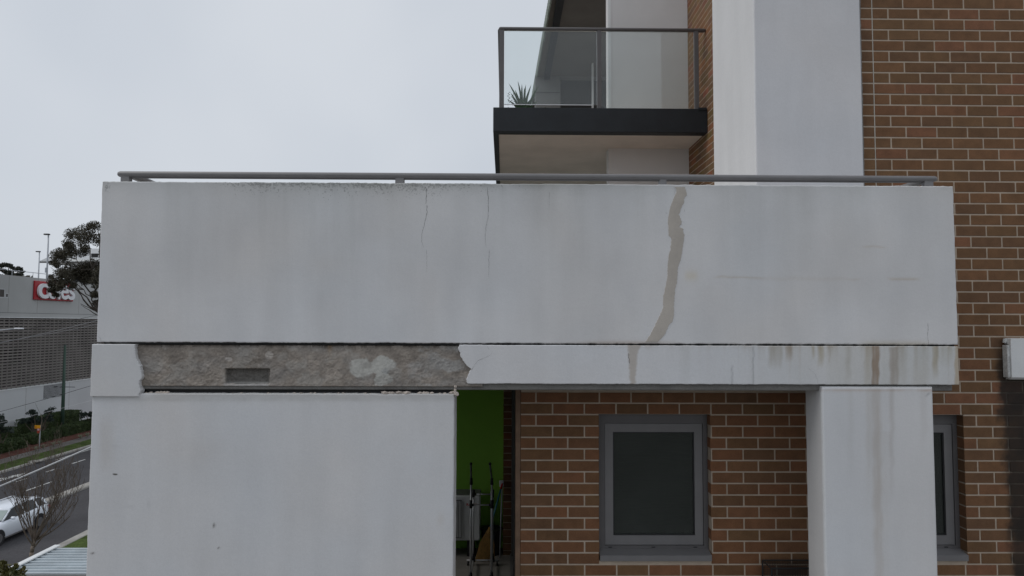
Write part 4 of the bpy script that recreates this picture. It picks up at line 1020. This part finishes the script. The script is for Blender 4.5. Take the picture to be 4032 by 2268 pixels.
c0, c1 = hp(255, 965), hp(520, 965); MB().box(c0.x, c1.x, HY + 1.2, HY + 7, a.z, hp(300, 975).z).build('upper_storey', 'house', HS)
q0, q1 = hp(340, 1010), hp(367, 995); MB().box(q0.x, q1.x, HY + 1.15, HY + 1.3, q0.z, q1.z).build('window', 'darkhole', HS)
d0, d1 = hp(285, 1118), hp(520, 1075); MB().box(d0.x, d1.x, HY - .1, HY + .55, d0.z - 4, d1.z).build('dark_wall', pmat('slate_wall', (.06, .07, .085), .8, .1, .5), HS)

# ================================================================== TREES AND PLANTING
def px_r(d): return d / FPX
def branchy(m, p, q, r0, r1, n=6, wob=.06, seed=0):
    rr = random.Random(seed); p, q = Vector(p), Vector(q); L = (q - p).length; pts = []; rd = []
    for k in range(n + 1):
        t = k / n; v = p.lerp(q, t) + Vector((rr.uniform(-1, 1), rr.uniform(-1, 1), rr.uniform(-.6, .6))) * wob * L * (0 if k in (0, n) else .5)
        pts.append(v); rd.append(r0 + (r1 - r0) * t)
    m.path(pts, rd, 6); return pts
D = 57.0
GT = thing('gum_tree', (at(420, 1275, D).x, D, .15), 'tall dark gum tree overhanging the red shop sign', 'tree')
m = MB(); base = Vector((at(425, 1275, D).x, D, .1)); fork = at(405, 1240, D)
branchy(m, base, fork, .30, .16, 8, .02, 1)
ends = [(330, 1140), (285, 1120), (300, 1020), (345, 940), (385, 905), (250, 1090), (360, 1060), (430, 960), (470, 1030)]
for i, (a, b) in enumerate(ends):
    e = at(a, b, D + (i % 3 - 1) * 1.2); branchy(m, fork, e, .085, .025, 7, .10, i + 2)
    for j in range(3): branchy(m, e, e + Vector((random.uniform(-1.3, .9), random.uniform(-.8, .8), random.uniform(-.1, 1.1))), .04, .012, 4, .12, i * 7 + j)
e1, e2 = at(372, 1195, D), at(318, 1196, D); branchy(m, fork, e2, .05, .015, 5, .1, 40); branchy(m, at(400, 1255, D), at(318, 1200, D), .05, .012, 5, .08, 41)
m.build('trunk', pmat('gum_bark', (.075, .062, .05), .9, .3, 3), GT, smooth=True, fix=False)
bl2 = [(300, 935, 30), (325, 925, 26), (350, 905, 24), (378, 893, 22), (268, 960, 20), (262, 985, 22), (285, 975, 22), (330, 958, 26), (368, 940, 24), (235, 998, 20), (222, 1015, 22), (250, 1015, 16), (300, 1000, 18), (345, 985, 18), (208, 1030, 12), (225, 1038, 14),
       (275, 1050, 26), (300, 1065, 30), (335, 1070, 30), (365, 1075, 26), (255, 1068, 20), (245, 1085, 24), (220, 1098, 20), (208, 1118, 16), (270, 1090, 26), (310, 1095, 26), (350, 1095, 22), (205, 1140, 12), (222, 1138, 16), (238, 1125, 20), (258, 1118, 16), (222, 1160, 12), (285, 1125, 14), (200, 1088, 10),
       (300, 1080, 26), (330, 1050, 24), (360, 1050, 26), (382, 1075, 26), (345, 1110, 18), (374, 1102, 20), (395, 1050, 26), (376, 1165, 16), (384, 1190, 14), (420, 930, 30), (450, 970, 32), (420, 1010, 28), (470, 1040, 30), (430, 1080, 32), (500, 1000, 26), (395, 1120, 18)]
rr_ = random.Random(9); cl = []
for x, y, r in bl2:
    c = at(x, y, D + rr_.uniform(-1.6, 1.6)); rm_ = r * px_r(D)
    for j in range(3):
        cj = c + Vector((rr_.uniform(-.6, .6), rr_.uniform(-.8, .8), rr_.uniform(-.5, .5))) * rm_
        cl.append((cj, (rm_ * 1.0, rm_ * 1.0, rm_ * .85), int(60 + 7 * r)))
leaves(cl, .165, 3, .34).build('crown', 'gum', GT, fix=False)

D2 = 112.0
FT = thing('far_tree', (at(30, 1275, D2).x, D2, 0), 'dark tree rising behind the shop roof at the left edge', 'tree')
m = MB(); bs = Vector((at(30, 1275, D2).x, D2, 0)); tp = at(30, 1100, D2); branchy(m, bs, tp, .5, .3, 6, .02, 3)
for i, (a, b) in enumerate(((10, 1060), (35, 1050), (60, 1060), (80, 1065), (-40, 1060), (-90, 1070))): branchy(m, tp, at(a, b, D2), .2, .04, 5, .08, i)
m.build('trunk', 'bark', FT, fix=False, smooth=True)
cl = []
for x, y, r in ((6, 1045, 10), (22, 1043, 12), (38, 1045, 11), (50, 1055, 8), (10, 1066, 12), (28, 1072, 11), (45, 1076, 12), (62, 1062, 10), (76, 1058, 12), (86, 1070, 9), (80, 1082, 12), (60, 1084, 11), (35, 1090, 14), (12, 1090, 12), (-30, 1050, 28), (-70, 1055, 30), (-50, 1090, 30), (70, 1095, 10)):
    c = at(x, y, D2 + rr_.uniform(-2, 2)); q = r * px_r(D2); cl.append((c, (q, q * 1.2, q * .75), int(90 * r / 10)))
leaves(cl, .42, 4, .55).build('crown', 'fardark', FT, fix=False)
SB = thing('roof_shrub', (at(95, 1275, 90).x, 90, 13.6), 'small brownish shrub peeping over the shop parapet', 'shrub')
leaves([(at(x, 1094, 90), (.6, .6, .28), 90) for x in (62, 78, 95, 112)], .3, 6, .5).build('foliage', 'gum', SB, fix=False)
MB().tube((SB.location.x, 90, 13.6), at(95, 1094, 90), .08, .04, 6).build('stem', 'bark', SB)

def hedge(x0, x1, y0, y1, h, label, seed):
    H = thing('hedge', ((x0 + x1) / 2, (y0 + y1) / 2, .16), label, 'hedge', 'clipped hedges before the shop')
    rng = np.random.default_rng(seed); m = MB(); nx, ny, nz = 3, max(4, int((y1 - y0) / .35)), 4
    m.bbox(x0 + .1, x1 - .1, y0 + .1, y1 - .1, .16, .16 + h - .1, .12); m.build('inner_mass', 'hedge', H)
    n = int(1300 * (y1 - y0)); P = np.zeros((n, 3)); f = rng.random(n); yy = y0 + (y1 - y0) * rng.random(n)
    top = f < .45; P[:, 1] = yy
    P[:, 0] = np.where(top, x0 + (x1 - x0) * rng.random(n), np.where(f < .9, x1, x0)); P[:, 2] = np.where(top, .16 + h, .16 + h * rng.random(n))
    e = (f > .92); P[e, 1] = np.where(rng.random(e.sum()) < .5, y0, y1); P[e, 0] = x0 + (x1 - x0) * rng.random(e.sum())
    P += rng.normal(size=(n, 3)) * np.array([.025, .025, .022]); P[:, 2] += .08 * (fbm(P[:, 1] * 1.3, P[:, 0], seed) - .5)
    u = rng.normal(size=(n, 3)); u /= np.linalg.norm(u, axis=1)[:, None]; v = np.cross(u, rng.normal(size=(n, 3))); v /= np.linalg.norm(v, axis=1)[:, None]
    s = .045 * (.7 + .6 * rng.random(n))[:, None]
    V = np.stack([P - u * s, P + v * s * .7, P + u * s, P - v * s * .7], 1).reshape(-1, 3); m = MB(); m.v = [tuple(q) for q in V]; m.f = [(4 * k, 4 * k + 1, 4 * k + 2, 4 * k + 3) for k in range(n)]
    m.build('foliage', 'hedge', H, fix=False)
hedge(-41.4, -39.6, 44, 57.0, 1.25, 'tall clipped hedge against the shop wall, left of the green pole', 1)
hedge(-41.3, -39.9, 58.6, 65.6, 1.55, 'tall clipped hedge against the shop wall, behind the green pole', 2)
hedge(-38.9, -37.5, 42, 54.8, .75, 'low clipped hedge by the mulch, left of the street sign', 3)
hedge(-38.9, -37.7, 55.8, 59.3, .75, 'low clipped hedge between the street sign and green pole', 4)
hedge(-38.9, -37.7, 59.7, 66.0, .8, 'low clipped hedge at the foot of the green pole, rightmost', 5)
def shrub(px, py0, py1, d, wpx, label, seed):
    b = at(px, py0, d); rr = random.Random(seed); S = thing('shrub', (b.x, d, .16), label, 'shrub', 'round leaved shrubs by the shop')
    m = MB(); top = at(px, py1, d).z; cl = []
    for k in range(14):
        e = Vector((b.x + rr.uniform(-.5, .5) * wpx * px_r(d) , d + rr.uniform(-.5, .5), top - rr.random() ** 1.5 * (top - 1.6))); branchy(m, (b.x, d, .16), e, .05, .015, 4, .1, k)
        cl.append((e, (.30, .30, .2), 55)); cl.append((e + Vector((rr.uniform(-.3, .3), 0, rr.uniform(-.3, .2))), (.22, .22, .16), 40))
    m.build('stems', 'bark', S, fix=False); leaves(cl, .15, seed, .8).build('foliage', 'shrubm', S, fix=False)
shrub(150, 1670, 1610, 58.0, 95, 'dark round leaved shrub behind the yellow street sign', 3)
shrub(-2, 1690, 1640, 52.0, 60, 'dark round leaved shrub at the left picture edge', 4)
shrub(372, 1660, 1632, 64.0, 70, 'dark round leaved shrub at the corner of the white wall', 5)
def tuft(px, py, label):
    g = onground(px, py, .165); T = thing('grass_tuft', g, label, 'grass tuft', 'pale tussocks in the mulch'); m = MB(); rr = random.Random(px)
    for k in range(46):
        a = rr.uniform(0, 6.28); l = rr.uniform(.25, .5); o = Vector((math.cos(a), math.sin(a), 0)); s = Vector((-o.y, o.x, 0)) * .014
        p1_ = g + o * l * .4 + Vector((0, 0, l * .75)); p2_ = g + o * l * .95 + Vector((0, 0, l * .6)); m.add([g - s, g + s, p1_ + s, p1_ - s, p2_], [(0, 1, 2, 3), (3, 2, 4)])
    m.build('blades', 'tuft', T, fix=False)
for i, (x, y, l) in enumerate(((141, 1776, 'pale grass tussock in the mulch, just left of the sign pole'), (170, 1767, 'pale grass tussock in the mulch, first right of the sign pole'), (210, 1758, 'pale grass tussock in the mulch, second right of the sign pole'),
                  (235, 1752, 'pale grass tussock in the mulch, third right of the sign pole'), (316, 1728, 'pale grass tussock in the mulch, second from the building corner'), (343, 1721, 'pale grass tussock in the mulch, nearest the building corner'))): tuft(x, y, l)

# bare street tree
tb_ = onground(112, 2256); BT = thing('bare_tree', (tb_.x, tb_.y, .1), 'leafless vase shaped street tree beside the white car', 'tree')
m = MB(); D3 = tb_.y; fk = at(135, 2122, D3); rb = random.Random(12)
branchy(m, (tb_.x, D3, .05), fk, .085, .065, 5, .015, 1); m.build('trunk', 'barkp', BT, fix=False, smooth=True)
m = MB()
def grow(p, d, L, r, lev):
    n = 5; pts = [p]; rd = [r]; q = p.copy(); dd = d.copy()
    for k in range(n):
        dd = (dd + Vector((rb.uniform(-.10, .10), rb.uniform(-.10, .10), .10))).normalized(); q = q + dd * L / n; pts.append(q.copy()); rd.append(max(.0058, r * (1 - .58 * (k + 1) / n)))
    m.path(pts, rd, 5 if lev < 2 else 3)
    if lev < 3:
        for k in range(1, n + 1):
            for j in range(1 if lev else (1 if k > 1 else 0)):
                if rb.random() < .82:
                    s = Vector((rb.uniform(-1, 1), rb.uniform(-1, 1), .25)).normalized(); grow(pts[k], (dd * .72 + s * .55).normalized(), L * rb.uniform(.42, .68), rd[k] * .62, lev + 1)
for a, b, dy in ((75, 1960, .2), (105, 1900, -.5), (150, 1900, .6), (185, 1880, -.3), (225, 1900, .3), (250, 1960, -.4), (300, 1975, .2), (130, 1920, .9), (200, 1930, -.9), (60, 2010, -.5), (295, 2030, .5), (165, 1870, .1), (240, 1925, .8)):
    e = at(a, b, D3 + dy); d = e - fk; st_ = fk - Vector((0, 0, rb.uniform(0, .35))); d = e - st_
    grow(st_, (d.normalized() * .9 + Vector((d.x * .12, 0, -.1))).normalized(), d.length * .95, .034, 0)
m.build('branches', 'bark', BT, fix=False)

# bush in the lower left corner
bc = at(20, 2262, 15.6); BU = thing('corner_bush', (bc.x, 15.6, .05), 'green and russet bush in the lower left corner', 'bush')
m = MB(); rb2 = random.Random(3); cl = []
for k in range(9): branchy(m, (bc.x, 15.6, .05), (bc.x + rb2.uniform(-.6, .5), 15.6 + rb2.uniform(-.4, .4), bc.z - .1), .05, .02, 5, .06, k)
m.build('stems', 'bark', BU, fix=False)
for x, y, r in ((10, 2225, 18), (30, 2245, 22), (15, 2262, 24), (60, 2250, 16), (85, 2256, 16), (45, 2275, 26), (75, 2280, 24), (-30, 2240, 30), (-20, 2290, 40), (60, 2320, 40), (64, 2228, 9), (92, 2240, 8)):
    c = at(x, y, 15.6 + rb2.uniform(-.3, .3)); q = r * px_r(15.6); cl.append((c, (q, q, q), 16 + int(r * 4.5)))
cl.append(((bc.x - .1, 15.6, 3.0), (.9, .8, 1.2), 500)); leaves(cl, .075, 8, .5).build('foliage', 'bushm', BU, fix=False)

# ================================================================== STREET FURNITURE
gp = onground(244, 1706); GP = thing('green_pole', (gp.x, gp.y, .1), 'dark green power pole standing among the hedges', 'pole')
tz = at(243, 1360, gp.y).z; MB().tube((gp.x, gp.y, .1), (gp.x - .02, gp.y, tz), .165, .10, 10).build('shaft', 'polegreen', GP, smooth=True)
MB().tube((gp.x - .9, gp.y, at(243, 1523, gp.y).z), (gp.x + 1.0, gp.y, at(243, 1524, gp.y).z), .03, n=6).build('bracket', 'wire', GP)
MB().tube((gp.x - .03, gp.y, tz), (gp.x - .03, gp.y, tz + .12), .11, .03, 8).build('cap', 'wire', GP)
sp = onground(154, 1785); ST = thing('street_sign', (sp.x, sp.y, .1), 'yellow and red street sign on a thin grey post by the path', 'sign')
MB().tube((sp.x, sp.y, .1), (sp.x, sp.y, at(157, 1675, sp.y).z), .035, n=8).build('post', 'galv', ST, smooth=True)
a, b = at(138, 1687, sp.y), at(161, 1674, sp.y); pn = MB().bbox(a.x, b.x, sp.y - .06, sp.y - .04, a.z, b.z, .006).build('yellow_plate', 'yellow', ST)
c = at(143, 1681, sp.y); MB().box(c.x - .035, c.x + .06, sp.y - .064, sp.y - .061, c.z - .03, c.z + .03).build('red_mark', 'signred', pn)
a, b = at(148, 1705, sp.y), at(160, 1686, sp.y); pn = MB().bbox(a.x, b.x, sp.y - .085, sp.y - .065, a.z, b.z - .0, .006).build('red_plate', pmat('sign_orange_red', (.42, .055, .03), .5, .1, 4), ST)
for k in range(3):
    z = b.z - .05 - k * .045; MB().box(a.x + .03, b.x - .03, sp.y - .089, sp.y - .086, z - .012, z + .012).build('white_mark', 'signwhite', pn)
g = onground(139, 1815, .155); MB().bbox(g.x - .35, g.x + .35, g.y - .3, g.y + .3, .13, .17, .01).build('inspection_cover', 'kerb', label='pale concrete inspection cover set in the grass verge', cat='cover')
# street lamp arm reaching in from the left
lh = at(90, 1291, 36); SL = thing('street_lamp', (at(-260, 1300, 36).x, 36, 0), 'pale street lamp arm reaching in at the left edge before the louvres', 'street lamp')
MB().tube((SL.location.x, 36, 0), (SL.location.x, 36, 9.4), .11, .06, 8).build('pole', 'galv', SL, smooth=True)
MB().path([(SL.location.x, 36, 9.35), tuple(at(0, 1300, 36)), tuple(at(62, 1294, 36))], [.04, .035, .03], 6).build('arm', 'galv', SL, smooth=True)
q = at(60, 1293, 36); MB().bbox(q.x, lh.x, 35.9, 36.1, q.z - .04, q.z + .03, .015).build('lamp_head', 'signwhite', SL)
# wires
def wire(p, q, sag, r, mat, label):
    p, q = Vector(p), Vector(q); m = MB(); pts = [p.lerp(q, k / 20) - Vector((0, 0, sag * 4 * (k / 20) * (1 - k / 20))) for k in range(21)]; m.path(pts, [r] * 21, 5)
    return m.build('overhead_wire', mat, label=label, cat='wire', group='overhead wires', fix=False)
wire(at(-330, 2048, 27), at(400, 1742, 27), .05, .035, 'pwire', 'thick pale cable slanting up across the road')
GZ = gp.y - 6
wire(at(-400, 1372, GZ), at(420, 1232, GZ), .25, .014, 'wire', 'dark wire crossing just below the upper shop wall')
wire(at(-400, 1420, GZ), at(420, 1252, GZ), .25, .014, 'pwire', 'pale wire running across the top of the louvres')
wire(at(-400, 1395, GZ + 1), at(420, 1268, GZ + 1), .3, .012, 'pwire', 'pale wire crossing the middle of the louvres')
wire(at(-400, 1720, 40), at(420, 1500, 40), .12, .013, 'wire', 'dark wire crossing the white lower shop wall')
wire(at(-400, 1740, 42), at(420, 1560, 42), .2, .009, 'pwire', 'lowest thin pale wire crossing the white lower shop wall')
# small metal roof below
RZ2 = 4.0; fa = onground(227, 2157, RZ2); AW = thing('awning_roof', ((fa.x - 3 + 3), fa.y - 1, 0), 'pale ribbed metal awning roof below the white wall', 'awning')
X0, X1 = fa.x, -5.5; y1 = fa.y; y0 = onground(200, 2263, RZ2).y
prof = []; n = 10; pt = (y1 - y0) / n
for k in range(n):
    b_ = y0 + k * pt; prof += [(b_, .0), (b_ + .006, .034), (b_ + .066, .034), (b_ + .072, .0), (b_ + pt * .62, .0), (b_ + pt * .66, .006), (b_ + pt * .72, .0)]
prof.append((y1, 0)); m = MB(); vs = [(x, y, RZ2 + z) for x in (X0, X1) for y, z in prof]; N = len(prof)
m.add(vs, [(k, k + 1, N + k + 1, N + k) for k in range(N - 1)]); m.build('roof_sheet', 'zinc', AW, fix=False)
MB().bbox(X0 - .10, X0 + .06, y0 - .02, y1 + .03, RZ2 + .036, RZ2 + .075, .01).bbox(X0 - .10, X0 - .07, y0 - .02, y1 + .03, RZ2 - .12, RZ2 + .04, .006).build('barge_cap', 'white', AW)
MB().bbox(X0 - .05, X1, y0 - .09, y0 - .005, RZ2 - .09, RZ2 + .01, .01).build('gutter', 'alud', AW)
for x in (X0 + .1, X1 - .2):
    for y in (y0 + .1, y1 - .1): MB().box(x, x + .09, y, y + .09, 0, RZ2 - .02).build('post', 'alud', AW)
MB().box(X0 + .05, X1, y0 + .05, y0 + .13, RZ2 - .15, RZ2 - .02).box(X0 + .05, X1, y1 - .13, y1 - .05, RZ2 - .15, RZ2 - .02).build('rafter', 'alud', AW)

# ================================================================== CAR (driving towards the camera)
CR = thing('car', (-23.35, 32.5, .03), 'white station wagon with roof rails on the road behind the bare tree', 'car')
CO = Vector((-23.35, 32.5, .03))
# stations along the car: (y from centre, front is -y; half width, sill z, belt z, roof-edge half width, roof z)
def loft(st, rings_fn, name, mat, parent, smooth=True):
    m = MB(); R_ = [rings_fn(s) for s in st]; n = len(R_[0])
    m.add([CO + Vector(p) for r in R_ for p in r], [(i * n + k, i * n + (k + 1) % n, (i + 1) * n + (k + 1) % n, (i + 1) * n + k) for i in range(len(R_) - 1) for k in range(n)] + [tuple(range(n)), tuple(range((len(R_) - 1) * n, len(R_) * n))])
    return m.build(name, mat, parent, smooth=smooth)
body_st = [(-2.25, .62, .30, .58), (-2.18, .78, .22, .74), (-1.9, .88, .20, .84), (-1.4, .915, .20, .93), (-.9, .92, .20, .99), (0, .925, .20, 1.01), (.9, .92, .20, 1.03), (1.6, .915, .22, 1.05), (2.0, .88, .26, 1.04), (2.2, .80, .34, 1.0)]
def ring(s):
    y, w_, zb, zt_ = s; zm = zb + (zt_ - zb) * .52
    half = [(w_ * .80, zb), (w_ * .97, zb + .10), (w_ * .965, zm - .08), (w_, zm), (w_ * .99, zt_ - .12), (w_ * .93, zt_ - .03), (w_ * .80, zt_)]
    return [(x, y, z) for x, z in half] + [(-x, y, z) for x, z in reversed(half)]
cb = loft(body_st, ring, 'body', 'carwhite', CR)
gh = [(-.98, .80, 1.0, .76, 1.02), (-.35, .83, 1.0, .64, 1.36), (0.0, .84, 1.0, .63, 1.43), (.9, .84, 1.02, .63, 1.44), (1.6, .82, 1.04, .62, 1.40), (1.95, .78, 1.04, .60, 1.30), (2.18, .70, 1.02, .62, 1.06)]
ws = MB(); ws.add([CO + Vector(p) for p in ((-.74, -.99, 1.03), (.74, -.99, 1.03), (.62, -.40, 1.35), (-.62, -.40, 1.35))], [(0, 1, 2, 3)]); ws.build('windscreen', pmat('windscreen_sky_tint', (.30, .36, .34), .08, .05, 2, spec=.8), CR)  # pale grey-green colour stands for the sky reflected in the windscreen
def gring(s):
    y, w0, z0, w1, z1 = s; return [(w0, y, z0), (w1, y, z1), (-w1, y, z1), (-w0, y, z0)]
loft(gh, gring, 'cabin_glass', 'carglass', CR, False)
rf_ = [(-.42, .645, 1.335), (-.2, .655, 1.40), (.1, .655, 1.445), (.9, .65, 1.458), (1.6, .64, 1.42), (2.02, .61, 1.31)]
loft(rf_, lambda s: [(s[1], s[0], s[2] - .015), (s[1] * .9, s[0], s[2] + .022), (0, s[0], s[2] + .045), (-s[1] * .9, s[0], s[2] + .022), (-s[1], s[0], s[2] - .015)], 'roof', 'carwhite', CR)
for sx in (1, -1):
    def pil(y0, y1, wy=.05, nm='pillar'):
        a = np.array([g_[0] for g_ in gh]); 
        def pt(y, t): return Vector((sx * (np.interp(y, a, [g_[1] for g_ in gh]) * (1 - t) + np.interp(y, a, [g_[3] for g_ in gh]) * t + .012), y, np.interp(y, a, [g_[2] for g_ in gh]) * (1 - t) + np.interp(y, a, [g_[4] for g_ in gh]) * t))
        A, B = pt(y0, 0), pt(y1, 1); m = MB(); o = Vector((0, wy, 0)); m.add([CO + A - o, CO + A + o, CO + B + o, CO + B - o], [(0, 1, 2, 3)]); return m.build(nm, 'carwhite', CR)
    pil(.42, .38, .05); pil(1.32, 1.28, .06); pil(2.0, 1.85, .12)
    m = MB(); m.path([CO + Vector((sx * .80, -1.0, 1.01)), CO + Vector((sx * .73, -.66, 1.20)), CO + Vector((sx * .655, -.36, 1.36))], [.045, .04, .04], 6); m.build('pillar', 'carwhite', CR, smooth=True)
    m = MB(); m.path([CO + Vector((sx * .58, -.05, 1.47)), CO + Vector((sx * .585, .1, 1.52)), CO + Vector((sx * .58, 1.5, 1.51)), CO + Vector((sx * .57, 1.7, 1.45))], [.018] * 4, 6); m.build('roof_rail', 'signwhite', CR)
    m = MB(); c = CO + Vector((sx * 1.0, -.62, 1.04)); m.bbox(c.x - .09, c.x + .09, c.y - .05, c.y + .07, c.z - .06, c.z + .07, .03); mi = m.build('wing_mirror', 'carwhite', CR)
    for yw in (-1.36, 1.32):
        c = CO + Vector((sx * .842, yw, .335))
        wl_ = MB().tube(c - Vector((.11, 0, 0)), c + Vector((.11, 0, 0)), .335, n=24).build('wheel', 'tyre', CR)
        MB().tube(c + Vector((sx * .10, 0, 0)), c + Vector((sx * .118, 0, 0)), .22, .20, n=14).build('rim', 'alud', wl_)
        m = MB()
        for k in range(13):
            a0, a1 = math.pi * k / 13, math.pi * (k + 1) / 13
            m.add([CO + Vector((sx * .932, yw + math.cos(t) * r, .335 + math.sin(t) * r)) for t, r in ((a0, .0), (a1, .0), (a1, .40), (a0, .40))], [(0, 1, 2, 3)])
        m.build('arch_liner', 'tyre', CR)
    m = MB(); c = CO + Vector((sx * .62, -2.14, .70)); m.bbox(c.x - .2, c.x + .2, c.y - .09, c.y + .1, c.z - .06, c.z + .07, .03); m.build('headlight', 'carglass', CR)
    m = MB(); c = CO + Vector((sx * .72, 2.12, .86)); m.bbox(c.x - .14, c.x + .14, c.y - .1, c.y + .08, c.z - .09, c.z + .09, .03); m.build('tail_light', 'signred', CR)
    m = MB(); m.bbox(CO.x + sx * .90 - .02, CO.x + sx * .90 + .02, CO.y - .95, CO.y + .95, .26, .33, .01); m.build('sill_trim', 'alud', CR)
    for y in (-.05, .92): m = MB(); m.bbox(CO.x + sx * .926 - .012, CO.x + sx * .926 + .012, CO.y + y, CO.y + y + .16, .86, .885, .005); m.build('door_handle', 'carwhite', CR)
MB().bbox(CO.x - .45, CO.x + .45, CO.y - 2.3, CO.y - 2.2, .42, .62, .02).build('grille', 'plastic', CR)
